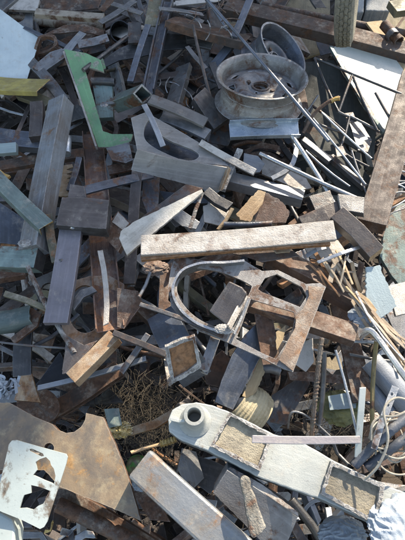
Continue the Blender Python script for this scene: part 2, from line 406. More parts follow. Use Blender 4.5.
BM('thin_bar', 'second thin blue strip, lower, ending at the green bracket point', 'thin strip', (50,37,.14), (79,51,.19), 4, 'steel_blue', t=.01)
PL('bent_plate', 'purplish brown tapering plate pointing left above the green bracket', 'steel plate', ab((45,34),(64,25),(84,24),(104,30),(104,36),(80,31),(62,33)), .15, 'rust_dark', t=.006, tilt=(0,-.2))
CV('bent_strap', 'dark red bent strap forming a rounded loop beside the pale blue panel', 'bent strap', ab((34,60,.12),(38,45,.16),(42,38,.17),(54,38,.18),(56,46,.17),(50,52,.14),(38,55,.12)), 3, 'rust_dark', strap=.018)
PL('steel_block', 'light grey squared offcut lying slanted left of the green bracket point', 'steel offcut', ab((32,67),(42,73),(67,56),(62,48),(50,52)), .17, 'steel_grey', t=.02, tilt=(.1,-.3))
BM('flat_bar', 'pale grey flat bar pointing up right above the green bracket', 'flat bar', (66,51,.19), (83,32,.19), 7, 'steel_light', t=.006)
BM('flat_bar', 'wide grey flat bar with a pale broken end above the green triangle', 'flat bar', (78,44,.20), (108,37,.20), 8, 'steel_grey', t=.012, roll=15)
BM('steel_channel', 'dark channel lying behind the pale flat bars at upper left', 'channel', (54,60,.08), (104,44,.10), 12, 'steel_dark', 'U', t=.02)
# green bracket
g = PL('green_bracket', 'bright green painted L-shaped bracket with chipped white edges', 'bracket', ab((64,49),(86,53),(101,60),(104,72),(98,70),(84,66),(91,90),(103,131),(112,134),(133,134),(131,141),(118,147),(98,147),(83,105)), .24, 'green_paint', t=.008, tilt=(-.05,-.12), edge='chalky')
BM('folded_edge', 0, 0, (63.5,51,.245), (96,146,.245), 2.0, 'chalky', 'box', t=.02, parent=g)
BM('round_rod', 'grey round rod passing over the green bracket towards the upper right', 'rod', (83,68,.27), (127,35,.21), 4, 'steel_dark', 'round')
PL('green_fragment', 'small green triangle offcut next to the rod right of the green bracket', 'offcut', ab((88,67),(103,58),(106,68),(98,71)), .21, 'green_paint', t=.006, tilt=(.2,0), edge='chalky')
b = PL('grey_green_box', 'grey green sheet box standing under a dark cap inside the green bracket', 'sheet box', ab((92,80),(112,79),(113,117),(98,118)), .21, 'green_grey', t=.03, tilt=(0,-.4))
BM('cap', 0, 0, (91,78,.25), (114,79,.25), 8, 'steel_dark', 'pipe', th=.003, parent=b)
r = CV('spatula_rod', 'light grey short rod with a flattened left end below the open square tube', 'rod', ab((104,104,.27),(112,103,.27),(129,98,.27)), 4, 'steel_grey')
BL('flattened_end', 0, 0, 104.5,104.5,.27, 4, 'steel_grey', sq=(1,1,.4), amp=.2, parent=r)
# open square tube
PL('square_tube', 'grey green square tube with a raw white open end facing right', 'square tube', ab((142,84),(153,95),(143,104.5),(133,93.5)), .31, 'bright_steel', t=.125, n=(.80,-.40,.47), edge='green_grey', rough=.0002, holes=[ab((142,86.3),(151,95),(143,102.3),(135,93.7))], bevel=.0008)
# ladder like channel frame
f = BM('channel_frame', 'long narrow blue grey channel frame leaning steeply at upper centre left', 'channel frame', (168,-4,.24), (148,88,.24), 11, 'steel_blue', 'C', t=.03, th=.006)
BM('flat_bar', 'narrow blue bar parallel to the long channel frame, on its left', 'flat bar', (148,24,.235), (130,81,.22), 6, 'steel_blue', t=.01)
PL('cover_plate', 'brownish cover plate across the top of the channel frame', 'cover plate', ab((149,0),(163,0),(159,25),(144,27)), .225, 'olive_steel', t=.004)
PL('dozer_sheet', 'long dark curved sheet running behind the channel frame', 'curved sheet', ab((100,62),(118,49),(140,39),(165,33),(187,35),(191,48),(165,50),(140,57),(120,60),(101,69)), .15, 'steel_dark', t=.006, tilt=(0,-.35))
PL('grey_lug', 'small dark grey lug plate left of the channel frame', 'lug plate', ab((128,22),(141,22),(141,42),(128,43)), .18, 'steel_dark', t=.01)
w = BM('dark_pot', 'glossy black round pot among scraps near the top left', 'pot', (118,26,.06), (118,20,.17), 20, 'black_plastic', 'pipe', w=.085, th=.004)
for i, (A, B, wd, m, lb) in enumerate((((112,3,.2),(142,13,.2),4,'steel_grey','short grey rod at the top, above the black pot'),
    ((100,22,.2),(135,0,.2),5,'steel_grey','grey flat bar leaning up right over the black pot'),
    ((101,10,.17),(112,-4,.17),6,'rust_dark','stub of dark brown bar at the top edge left of the black pot'),
    ((125,0,.17),(135,24,.17),5,'steel_dark','dark strip descending from the top edge right of the black pot'),
    ((138,0,.19),(147,26,.13),5,'steel_dark','dark strip touching the top of the channel frame from the left'),
    ((172,22,.2),(186,18,.2),8,'steel_grey','stubby grey block right of the channel frame top'),
    ((160,8,.26),(203,14,.18),3,'steel_light','thin pale strip crossing over the channel frame near the top'),
    ((176,3,.2),(220,-2,.2),5,'dusty_steel','dusty strip along the top edge right of the channel frame'),
    ((180,12,.18),(203,22,.18),4,'steel_grey','short grey bar just above the long brown angle bar'))):
    BM('flat_bar', lb, 'flat bar', A, B, wd, m, t=.006)
BM('flat_bar', 'grey brown horizontal bar above the wire tangle at centre top', 'flat bar', (133,80,.13), (191,72,.13), 6, 'mill_scale', t=.012)
BM('angle_bar', 'long brown angle bar sloping down right from beside the channel frame', 'angle bar', (171,18,.23), (248,39,.22), 8, 'rust_dark', 'L', t=.03, th=.005, roll=-25)
BM('flat_bar', 'dark brown bar slanting through the hollow above the wire tangle', 'flat bar', (163,58,.10), (205,88,.06), 5, 'rust_dark', t=.012)
BM('round_rod', 'thin rusty grey rod dropping almost straight to the left of the big wheel rim', 'rod', (193,24,.27), (213,105,.26), 3.2, 'mill_scale', 'round')
BM('flat_bar', 'short pale flat bar crossing left of the thin rusty rod', 'flat bar', (187,46,.22), (206,68,.22), 4, 'steel_grey', t=.004)
BM('round_rod', 'very long thin steel rod crossing diagonally in front of the big wheel rim', 'rod', (205,-4,.42), (329,140,.40), 3.2, 'steel_blue', 'round')
BM('round_rod', 'thin steel rod from the top edge ending on the brown angle bar', 'rod', (206,-2,.29), (227,28,.28), 3, 'steel_blue', 'round')
BM('flat_bar', 'blue grey flat bar coming down from the top edge to the brown angle bar', 'flat bar', (251,-4,.27), (234,36,.25), 7, 'steel_blue', t=.01)
BM('flat_bar', 'blue bar continuing down left from the brown angle bar towards the hollow', 'flat bar', (237,36,.22), (211,68,.16), 8, 'steel_blue', t=.014)
BM('flat_bar', 'dark blue bar lying below the brown angle bar left of the rods', 'flat bar', (186,36,.19), (232,33,.19), 8, 'steel_dark', t=.02)
BM('flat_bar', 'dark bar standing left of the wheel rim beside the rusty rod', 'flat bar', (212,62,.18), (222,88,.18), 7, 'steel_dark', t=.01)
PL('steel_plate', 'dark blue grey plate leaning in the hollow left of the wheel rim', 'steel plate', ab((184,50),(200,56),(208,92),(192,104),(186,80)), .06, 'steel_dark', tilt=(-.3,-.2))
# top right beams
BM('pipe', 'thin brown pipe crossing the top right corner behind the rust beam', 'pipe', (262,2,.18), (410,31,.14), 7, 'rust_dark', 'pipe')
BM('rust_beam', 'long straight rusty brown square beam across the top right', 'beam', (226,3,.21), (412,49,.21), 13, 'rust_dark', 'box', t=.045)
for i, (u, v, lb) in enumerate(((352,2,'left of the two grey concrete blocks at the top right edge'),(378,1,'right of the two grey concrete blocks at the top right edge'))):
    PL('concrete_block', lb, 'concrete block', ab((u-11,v-10),(u+12,v-10),(u+12,v+10),(u-12,v+9)), .1, 'concrete', t=.1, bevel=.006, rough=.002)
PL('packing_board', 'tan board tucked behind the rust beam near the right edge', 'board', ab((366,22),(384,20),(410,42),(410,62),(375,34)), .16, 'tan_board', t=.01)
q = BM('pipe_fitting', 'dark pipe fitting resting on the tan board at the upper right', 'pipe fitting', (386,20,.24), (401,37,.24), 10, 'rust_dark', 'pipe', th=.004)
BM('collar', 0, 0, (393,28,.25), (396,31.5,.25), 13, 'steel_dark', 'pipe', th=.004, parent=q)
BM('rust_stub', 'rusty bent stub behind the concrete blocks at the top right corner', 'steel offcut', (393,6,.2), (412,2,.2), 12, 'olive_steel', t=.03)
PL('white_sheet', 'big glossy white sheet leaning at the right under the rust beam', 'sheet panel', ab((333,48),(345,38),(388,48),(412,82),(403,110),(388,134),(381,126)), .17, 'white_sheet', t=.012, tilt=(.02,-.05), edge='green_grey')
BM('rim_strip', 'grey green edging strip along the left edge of the big white sheet', 'edging strip', (331,46,.19), (384,132,.19), 3, 'green_grey', 'box', t=.012)
PL('tan_board', 'triangular tan board at the right edge beyond the white panel', 'board', ab((382,48),(412,54),(412,88),(404,78)), .17, 'tan_board', t=.012)
PL('tan_ground_slab', 'added slab standing in for tan ground, filling the top right corner under the concrete blocks', 'board', ab((345,10),(420,8),(420,60),(380,40),(340,28)), .02, 'dirt_tan', t=.01)  # added backing slabs, here and next, standing in for bare ground
PL('tan_ground_slab', 'added slab standing in for olive tan ground behind the tilted wheel rim at the top', 'board', ab((262,-5),(330,-5),(330,50),(300,60),(262,30)), .00, 'dirt_tan', t=.01)
# ---------------- wheels
def rim(name, label, o, n, R, W_, mats, flip=1):
    t = empty(name, o, label, 'wheel rim'); n = n.normalized(); M = frame(o, n.orthogonal(), n)
    pr = [(.955,0),(.985,.018),(1,.03),(.995,.045),(.97,.045),(.945,.02),(.925,-.01),(.90,-.06),(.885,-.10),(.875,-.22),(.855,-.30),(.84,-.36),(.84,-.50),(.86,-.56),(.87,-.60),(.885,-.78),(.92,-.84),(.985,-.87),(1,-.885),(.985,-.90),(.93,-.89)]
    pr = [(r*R, z*W_*1.0) for r, z in pr]; back = [(r-.0035, z-.0008) for r, z in reversed(pr)]
    link('barrel', lathe(pr+back, 72, True), mats[0], M, t, smooth=True)
    D = R*.84; bm = bmesh.new(); rr = [.20,.24,.29,.32,.37,.42,.46,.52,.58,.64,.70,.76,.80,.84,.92,1.0]; na = 96; G = []
    for q in rr:
        zz = -.42*W_+.13*W_*math.exp(-((q-.60)/.17)**2)+.03*W_*(q < .3)
        G.append([bm.verts.new((D*q*math.cos(2*math.pi*k/na), D*q*math.sin(2*math.pi*k/na), zz)) for k in range(na)])
    for i_ in range(len(rr)-1):
        for k in range(na):
            ph = (k % (na/8)); slot = rr[i_] >= .70 and rr[i_+1] <= .84 and ph < 5
            bolt = .29 <= rr[i_] and rr[i_+1] <= .37 and (k % (na//4)) in (4,5,6)
            if slot or bolt: continue
            bm.faces.new((G[i_][k], G[i_][(k+1) % na], G[i_+1][(k+1) % na], G[i_+1][k]))
    cdm = link('centre_disc', bm, mats[1], M, t, smooth=True); so = cdm.modifiers.new('s', 'SOLIDIFY'); so.thickness = .004
    link('hub_ring', lathe([(D*.2,-.42*W_+.012),(D*.24,-.42*W_+.012),(D*.26,-.42*W_-.006),(D*.2,-.42*W_-.006)], 32, True), mats[0], M, t, smooth=True)
    for k in range(4):
        a = math.radians(k*90+10); M2 = M @ Matrix.Translation((D*.36*math.cos(a), D*.36*math.sin(a), -.36*W_))
        if k % 2: link('wheel_bolt', lathe([(.0001,.006),(.007,.006),(.008,0),(.008,-.01),(.0001,-.01)], 6), 'rust_dark', M2, t)
    return t
wp = P(262,76,.36); R1 = (92/2)*((wp-CAM).dot(FW))/F_PX
rim('wheel_rim', 'large bare rusty wheel rim lying flat with its open side up', wp, Vector((.03,-.06,1)), R1, R1*.70, ('wheel_steel','wheel_disc'))
wp2 = P(283,50,.25); vd = (CAM-wp2).normalized()
rim('wheel_rim', 'smaller dark blue wheel rim tilted up behind the large rim', wp2, vd*.72+Vector((1,0,0))*.60+UPV*.58, 31*((wp2-CAM).dot(FW))/F_PX, .12, ('steel_blue','steel_blue'))
# worn tyre hanging over the rust beam, seen on its tread
def tyre():
    bot = P(332,47,.30); R = .17; Wt = .064
    ctr = bot + Vector((.03,.05,R*.98)); axis = Vector((1,-.30,.16)).normalized()
    t = empty('scrap_tyre', ctr, 'worn small tyre seen on its pale dusty tread at the top right edge', 'tyre')
    M = frame(ctr, Vector((0,0,1)), axis); n = 120
    prf = [(R*.62,-Wt*.42),(R*.8,-Wt*.52),(R*.93,-Wt*.47),(R*.985,-Wt*.36),(R,-Wt*.15),(R,Wt*.15),(R*.985,Wt*.36),(R*.93,Wt*.47),(R*.8,Wt*.52),(R*.62,Wt*.42),(R*.60,Wt*.3),(R*.85,0),(R*.60,-Wt*.3)]
    link('casing', lathe(prf, n, True), 'rubber', M, t, smooth=True)
    bm = bmesh.new()                                       # tread blocks
    for i in range(46):
        for j, yy in enumerate((-.3,-.1,.1,.3)):
            a = 2*math.pi*(i+(.5 if j % 2 else 0))/46; rr = R*(1.0 if abs(yy) < .2 else .99)
            m4 = Matrix.Rotation(a, 4, 'Z') @ Matrix.Translation((rr,0,yy*Wt)) @ Matrix.Diagonal((.010,.017,.010,1))
            add_box(bm, m4 @ Matrix.Rotation(.3 if j % 2 else -.3, 4, 'X'))
    link('tread', bm, 'rubber', M, t)
tyre()
# ---------------- wire basket, right
rods = [((315,57,.30),(402,93,.30)),((315,57,.30),(339,111,.28)),((353,73,.30),(339,111,.28)),((353,74,.30),(378,130,.27)),((313,105,.27),(345,131,.27)),
        ((313,105,.27),(304,122,.24)),((316,122,.26),(344,132,.26)),((350,115,.27),(380,131,.26)),((350,115,.27),(340,149,.26)),((338,148,.25),(369,166,.24)),((338,150,.25),(363,179,.24)),((339,111,.28),(350,116,.27)),((303,139,.22),(328,160,.22)),((376,92,.29),(392,120,.27))]
bk = empty('wire_basket', P(345,110,.28), 'collapsed dark wire rod framework in front of the white panel', 'wire framework')
for A, B in rods: BM('rod', 0, 0, A, B, 2.6, 'steel_dark', 'round', parent=bk)
for u, v in ((350,116),(340,150)):
    PL('joint_plate', 0, 0, ab((u-5,v-3),(u+3,v-4),(u+7,v+5),(u-3,v+7)), .26, 'mill_scale', parent=bk, t=.004)
CV('copper_rod', 'curved rusty rod with a shiny yellow upper tip beside the wire framework', 'rod', ab((339,97,.34),(328,102,.33),(314,114,.30),(303,133,.26)), 3.6, 'rust_brown')
BM('cut_tip_rod', 'short brassy stub at the tip of the curved rusty rod', 'rod stub', (331,100,.34), (340,97,.35), 4.4, 'copper_cut', 'round')
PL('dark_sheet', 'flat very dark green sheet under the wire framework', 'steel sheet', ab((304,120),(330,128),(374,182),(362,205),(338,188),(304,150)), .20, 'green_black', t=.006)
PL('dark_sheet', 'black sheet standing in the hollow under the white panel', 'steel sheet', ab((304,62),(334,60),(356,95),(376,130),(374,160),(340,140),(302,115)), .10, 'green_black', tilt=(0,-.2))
PL('grey_plate', 'grey trapezoid plate with a white mark below the wire framework', 'steel plate', ab((347,116),(358,118),(372,140),(368,152),(358,150)), .24, 'steel_grey', t=.006)
PL('paper_tag', 'tiny white tag on the grey trapezoid plate', 'tag', ab((360,138),(367,136),(368,139),(361,141)), .255, 'white_plastic', t=.001)
BM('flat_bar', 'dark flat bar edge-on below the dark green sheet', 'flat bar', (303,138,.23), (331,160,.23), 5, 'steel_grey', t=.02)
BM('flat_bar', 'dark folded strip lying along the dark green sheet near the big rust column', 'flat bar', (331,155,.23), (366,186,.23), 5, 'steel_grey', t=.02)
# big rust column
BM('rust_column', 'heavy rusty brown flat-sided beam rising steeply at the right edge', 'beam', (415,72,.30), (372,222,.30), 27, 'rust_column', 'box', t=.05, tilt=(-.35,-.55), edge='rust_brown')
PL('dark_board', 'dark grey green panel at the right edge below the heavy rust beam', 'sheet panel', ab((386,222),(399,203),(412,203),(412,300),(392,276),(380,256)), .14, 'green_grey', t=.02, tilt=(-.15,0))
BM('rusty_strip', 'narrow rusty strip right of the heavy rust beam', 'strip', (398,178,.22), (380,236,.22), 6, 'rust_brown', t=.01)
BM('rusty_stub', 'short orange rusty stub leaning on the right edge near the wires', 'stub', (388,205,.24), (404,196,.24), 5, 'rust_orange', t=.012)
wt = empty('wire_bundle', P(398,190,.22), 'tangle of thin grey wires at the right edge beside the heavy rust beam', 'wire bundle')
for i in range(12):
    v0 = 164+i*4.2
    CV('wire', 0, 0, ab((384+random.uniform(-3,3),v0+10,.22+.01*(i%3)),(396,v0+random.uniform(-6,6),.25),(412,v0+random.uniform(-8,6),.24)), 1.6, 'steel_light' if i%3==0 else 'steel_grey', parent=wt)
# ---------------- galvanised strip, strap, rods
BM('galvanised_strip', 'blue silver galvanised strip below the large wheel rim', 'galvanised strip', (230,128.5,.31), (300,126.5,.31), 17, 'galvanised', 'C', t=.022, th=.003, roll=14)
CV('curved_strap', 'grey strap curving like a hook under the right end of the galvanised strip', 'curved strap', ab((291,134,.25),(296,147,.26),(293,163,.26),(285,172,.25),(272,179,.24)), 4.5, 'steel_light', strap=.012)
BM('white_rod', 'bright pale rod running down right from the end of the galvanised strip', 'rod', (292,134,.30), (337,206,.27), 4.4, 'bright_steel', 'round')
BM('white_rod', 'bright pale rod crossing the other pale rod towards the heavy rust beam', 'rod', (260,152,.29), (359,198,.29), 4.6, 'bright_steel', 'round')
BM('bright_channel', 'long shiny channel with a white top edge left of the crossing pale rods', 'channel', (229,176,.24), (304,195,.24), 10, 'steel_light', 'L', t=.035, th=.004, roll=-15)
PL('steel_plate', 'brownish flat plate under the curved strap', 'steel plate', ab((244,150),(262,142),(290,148),(292,165),(275,178),(250,168)), .13, 'rust_brown', tilt=(.1,-.1))
PL('steel_plate', 'light dusty plate beside the hook of the curved strap', 'steel plate', ab((262,156),(300,168),(312,188),(300,190),(262,174)), .17, 'dusty_steel', t=.008)
lg = PL('dark_lug', 'dark lug with cropped corners below the galvanised strip', 'lug', ab((244,153),(258,156),(265,164),(260,172),(250,173),(243,167)), .27, 'steel_grey', t=.02, tilt=(0,-.5))
BM('weld_scrap', 'jagged bright slag-crusted strip beside the grey boxed channel', 'slag strip', (240,149,.30), (222,190,.26), 6, 'crust', 'flat', t=.012, rough=.01, bend=.008)
BM('flat_bar', 'narrow tan bar ending just below the dark lug', 'flat bar', (200,142,.31), (255,172,.30), 7, 'dusty_steel', t=.012, roll=20)
# ---------------- grey boxed channel with round cut-out
gb = PL('boxed_channel', 'grey boxed channel end with a large rounded cut-out and dusty front', 'boxed channel', ab((131,118),(146,112),(158,119),(178,130),(203,145),(229,166),(180,160),(137,150)), .29, 'dusty_grey', t=.008, holes=[round_loop(ab((149,120),(144,129),(145,139),(152.6,146.5),(167,154),(182,159.6),(194,160),(199,155),(191,149),(173,142),(160,134),(154,123)))])
PL('inner_web', 0, 0, ab((146,118),(158,120),(180,138),(204,150),(200,163),(150,152),(142,132)), .235, 'steel_blue', t=.004, parent=gb)
PL('front_face', 0, 0, ab((137,149.5),(170,158),(229,168),(226,180),(221,190),(212,191),(170,180),(131,170)), .285, 'dusty_grey', t=.012, n=(-.05,-1,.42), parent=gb)
PL('end_face', 0, 0, ab((229,167),(231,170),(223,190),(220,191)), .283, 'rust_tan', t=.01, n=(.8,-.8,.3), parent=gb)
BM('flat_rod', 'light grey strip standing inside the rounded cut-out of the boxed channel', 'strip', (144,104,.33), (163,146,.31), 5.5, 'steel_light', t=.004)
BM('steel_bar', 'long weathered grey bar with a rounded right end above the boxed channel', 'bar', (150,98,.32), (206,122,.30), 10, 'mill_light', 'box', t=.012, bevel=.005)
BM('steel_bar', 'grey bar lying lower and parallel to the long weathered bar', 'bar', (162,115,.27), (208,134,.28), 11, 'steel_grey', 'box', t=.012)
PL('steel_block', 'dark slanted block between the long weathered bar and the wheel rim', 'steel block', ab((193,98),(205,87),(229,118),(214,129)), .27, 'steel_dark', t=.03, tilt=(.3,-.1))
PL('steel_plate', 'purple grey small plate under the big wheel rim on its left', 'steel plate', ab((213,128),(229,120),(232,138),(228,146),(208,142)), .2, 'steel_dark', tilt=(.1,-.3))
# ---------------- left side
bb = BM('box_beam', 'tall blue grey box beam leaning at the left with a rusty right side', 'box beam', (56,97,.31), (27,247,.33), 15, 'beam_blue', 'box', t=.055, roll=24)
BM('box_beam', 'horizontal olive grey box beam butting against the foot of the tall blue beam', 'box beam', (-14,255,.30), (36,257,.32), 21, 'green_grey', 'box', t=.05, roll=8, edge='steel_dark')
BL('weld_lump', 'lump of weld spatter on the foot of the tall blue beam', 'weld lump', 25,243,.335, 4, 'crust', sq=(1.4,1,.3), amp=.5)
BM('flat_bar', 'broad slate blue bar entering from the left edge behind the tall beam', 'flat bar', (-10,134,.22), (46,140,.22), 16, 'steel_blue', t=.03)
BM('flat_bar', 'light teal end of a bar at the left edge on the slate blue bar', 'flat bar', (-12,149,.26), (16,147,.26), 10, 'pale_teal', t=.02, roll=10)
BM('dark_bar', 'dark brown bar crossing behind the tall blue beam from the left edge', 'flat bar', (-10,167,.18), (84,152,.18), 9, 'rust_dark', t=.02)
BM('steel_block', 'short upright brown block left of the tall blue beam top', 'steel block', (36,101,.25), (35,136,.25), 13, 'mill_scale', 'box', t=.03)
BM('olive_bar', 'short olive bar under the end of the yellow angle bar', 'flat bar', (20,92,.15), (48,103,.16), 11, 'olive_steel', t=.02)
BM('angle_bar', 'greenish steel angle with a rusty yellow torch-cut end, at the left', 'angle bar', (-10,170,.36), (46,225,.36), 15, 'green_grey', 'L', t=.03, th=.005, roll=-10, edge='copper_cut', rough=.004)
BM('copper_end', 'small copper coloured scrap at the left edge above the greenish angle', 'steel offcut', (-3,172,.34), (7,178,.34), 8, 'copper_cut', t=.01)
PL('steel_plate', 'blue grey plate at the left edge below the greenish angle', 'steel plate', ab((-10,196),(26,220),(22,245),(-10,242)), .2, 'steel_blue', tilt=(.1,-.2))
cn = BM('small_can', 'small crumpled silver can right of the tall blue beam', 'can', (66,134,.24), (65,151,.24), 9, 'galvanised', 'round', bend=.006)
teeth = [(56,166),(72,164)]
for i in range(6): teeth += [(73+i*.3,167+i*4.4),(66+i*.2,169.5+i*4.4)]
PL('toothed_plate', 'rusty plate with saw-like teeth behind the tall blue beam', 'toothed plate', teeth+[(72,196),(50,196),(48,180)], .2, 'rust_tan', t=.006, rough=.001)
BM('flat_bar', 'narrow dark blue bar leaning beside the toothed plate', 'flat bar', (79,157,.23), (69,190,.23), 6, 'steel_blue', t=.008)
BM('flat_bar', 'slate bar running right behind the boxy brown plate', 'flat bar', (84,190,.29), (152,174,.24), 8, 'steel_blue', t=.008)
jb = PL('junction_plate', 'dark brown boxy rectangular plate capping the purple grey bar at left', 'boxy plate', ab((62,197),(84,197),(109,200),(106,229),(56,225),(59,210)), .37, 'mill_scale', t=.045, edge='steel_dark')
PL('tab', 0, 0, ab((70,184),(84,186),(86,197),(68,197)), .35, 'mill_scale', t=.02, parent=jb)
BM('bolt', 0, 0, (71,229,.36), (71,227,.365), 5, 'bright_steel', 'round', parent=jb)
pb = BM('purple_bar', 'smooth purple grey flat bar hanging below the boxy brown plate', 'flat bar', (71,224,.345), (55,323,.345), 23, 'purple_steel', t=.018)
BM('rivet', 0, 0, (60,259,.35), (61,261,.35), 4, 'steel_dark', 'round', parent=pb)
BM('angle_bar', 'short olive angle strip left of the purple grey bar', 'angle bar', (48,214,.345), (56,262,.30), 9, 'olive_steel', 'L', t=.02, th=.004)
rc = BM('rust_channel', 'long upright rusty channel with flaking left edge, sunlight put into its white', 'channel', (92,130,.14), (110,327,.33), 24, 'rust_channel', 'C', t=.02, th=.004, roll=-6)
BM('flaked_lit_edge', 0, 0, (100,250,.335), (106,326,.34), 5.5, 'chalky', t=.004, parent=rc, rough=.006, bend=.004)  # flaked paint; sunlight on the flange top put into its white colour
BM('upright_bar', 'brownish upright flat bar between the copper block and the boxed channel', 'flat bar', (138,158,.25), (129,284,.25), 11, 'mill_scale', t=.008)
PL('steel_plate', 'blue grey plate behind the bright wedge near the boxed channel', 'steel plate', ab((143,178),(160,176),(158,208),(150,220),(142,200)), .19, 'steel_blue', tilt=(.2,-.2))
PL('steel_plate', 'dark slab left of the boxed channel under the green foot', 'steel plate', ab((106,148),(129,142),(133,160),(126,163),(112,160)), .24, 'steel_grey', t=.02, tilt=(.1,-.4))
BM('flat_bar', 'dark brown bar across the gap right of the rusty channel', 'flat bar', (108,170,.2), (140,163,.2), 9, 'rust_dark', t=.01)
cb = PL('copper_block', 'copper coloured rusty block with a white flaked face', 'block', ab((101,233),(118,211),(129,222),(127,236),(118,252)), .32, 'rust_brown', t=.03, tilt=(-.1,-.3))
PL('flaked_face', 0, 0, ab((112,222),(118,212),(129,223),(123,230)), .33, 'chalky', t=.003, tilt=(-.1,-.3), parent=cb)
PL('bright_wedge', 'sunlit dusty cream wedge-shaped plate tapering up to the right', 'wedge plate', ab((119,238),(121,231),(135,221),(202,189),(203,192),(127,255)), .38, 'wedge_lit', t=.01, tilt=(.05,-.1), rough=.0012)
PL('shaded_wedge', 'upper half of the cream wedge, its shade put into a brown grey colour', 'steel plate', ab((142,217),(186,184),(203,188),(180,206),(150,224)), .34, 'mill_scale', t=.006, tilt=(-.1,-.3))  # shaded half of the wedge plate, shade put into the darker colour
# ---------------- long lit bar
lb = BM('dusty_bar', 'long chalky white crusted bar lying level across the centre', 'crusted bar', (140,245,.41), (336,229.5,.41), 20, 'chalky', 'box', t=.012, edge='crust', rough=.005, bend=.002, bevel=.004)
BM('rusty_lip', 0, 0, (140.5,257,.40), (330,241.5,.40), 6, 'rust_orange', 'box', t=.014, parent=lb)
BM('screw_bar', 'rough blue black threaded bar lying behind the long chalky bar', 'threaded bar', (224,223,.36), (272,222,.36), 6, 'steel_blue', 'round', bend=.004)
BM('rusty_rod', 'short rusty rod with a sunlit tip behind the long chalky bar', 'rod', (232,208,.36), (218,229,.34), 4, 'wood_lit', 'round')
BM('bent_bar', 'dusty slag-covered rod dropping from the boxed channel to the chalky bar', 'rod', (202,192,.37), (190,228,.36), 4, 'crust', 'round', bend=.004)
PL('torn_plate', 'orange tan torn plate standing just above the chalky bar', 'torn plate', ab((236,214),(258,190),(266,192),(262,205),(250,222),(240,220)), .30, 'wood_lit', t=.006, tilt=(.2,-.3), rough=.003)
PL('torn_plate', 'larger brown torn plate right of the orange tan plate', 'torn plate', ab((256,205),(264,192),(279,199),(290,212),(286,223),(254,222)), .28, 'rust_brown', t=.006, tilt=(0,-.3), rough=.003)
PL('steel_plate', 'grey plate with a lit corner left of the rusty rod', 'steel plate', ab((203,206),(222,200),(230,212),(222,226),(204,222)), .26, 'dusty_steel', tilt=(0,-.1))
BM('flat_bar', 'blue black bar under the boxed channel right corner', 'flat bar', (206,190,.30), (230,206,.30), 9, 'steel_dark', t=.02)
PL('steel_plate', 'bright sliver of plate in the gap above the chalky bar left half', 'steel plate', ab((165,212),(176,206),(200,222),(196,229),(182,226)), .27, 'steel_light', tilt=(.1,-.1))
PL('steel_plate', 'tan plate under the right end of the chalky bar', 'steel plate', ab((300,238),(338,240),(345,250),(330,262),(310,258)), .30, 'dusty_steel', t=.006)
# ---------------- grey beam junction right
bj = BM('grey_beam', 'dark grey box beam with a rusty sunlit end, below the crossing pale rods', 'box beam', (337,212,.40), (377,252,.40), 17, 'mill_scale', 'box', t=.05, edge='wood_lit', tilt=(-.2,-.25))
BM('grey_beam', 'dark arm joining the grey box beam from the left', 'arm', (302,224,.37), (350,204,.39), 16, 'mill_scale', 'box', t=.03)
BM('jagged_end', 'jagged torn dark stub above the grey box beam', 'torn stub', (340,202,.40), (363,205,.40), 16, 'steel_dark', 'box', t=.02, rough=.01, edge='crust')
PL('steel_plate', 'small dark plate beneath the junction of the grey beams', 'steel plate', ab((309,196),(330,190),(336,205),(318,216)), .3, 'steel_dark')
# ---------------- rusty beam + slats
BM('rusty_beam', 'rusty angle beam sloping down right below the chalky bar', 'beam', (272,250,.33), (364,298,.33), 15, 'rust_brown', 'L', t=.05, th=.006, roll=-15)
PL('steel_plate', 'curved dark plate under the middle of the chalky bar', 'steel plate', ab((226,252),(290,248),(300,256),(262,262),(244,256)), .36, 'rust_dark', t=.004)
PL('steel_plate', 'small tan sunlit plate under the chalky bar right of centre', 'steel plate', ab((272,249),(292,245),(290,252),(276,253)), .37, 'rust_tan', t=.003)
for i, (A, B, m, wd, lbl) in enumerate((((322,258,.36),(350,293,.33),'slat',3.4,'first thin cream slat from the left above the rusty angle beam'),((330,254,.37),(357,296,.34),'slat',3.2,'second thin cream slat, steeper, above the rusty angle beam'),
    ((341,252,.37),(330,282,.36),'slat',5,'short wide cream slat crossing the thin slats'),((352,262,.35),(361,292,.34),'wood_lit',3.6,'orange brown slat nearest the crumpled cyan sheet'),
    ((314,250,.35),(336,281,.34),'rust_orange',4,'orange rusty slat left of the cream slats'),((306,256,.36),(326,247,.36),'steel_light',4,'pale short bar at the left end of the slats'),
    ((318,262,.38),(362,246,.38),'bright_steel',3.2,'bright thin rod lying over the cream slats'),((362,262,.33),(358,286,.33),'rust_brown',6,'rusty stub standing under the end of the grey box beam'))):
    BM('slat', lbl, 'slat', A, B, wd, m, t=.005, bend=.005)
PL('crumpled_sheet', 'crumpled pale cyan sheet at the right beside the slats', 'crumpled sheet', ab((366,267),(380,265),(397,306),(384,316),(374,322),(366,300)), .36, 'film_cyan', t=.006, tilt=(.1,-.15), rough=.004)
BL('plastic_film', 'crumpled clear white film under the bundle of strips', 'plastic film', 366,317,.33, 13, 'film_white', sq=(1.2,.9,.4), amp=.6)
PL('steel_plate', 'pale grey plate end at the right edge beside the crumpled cyan sheet', 'steel plate', ab((388,286),(412,280),(412,312),(396,316)), .30, 'dusty_steel', t=.01)
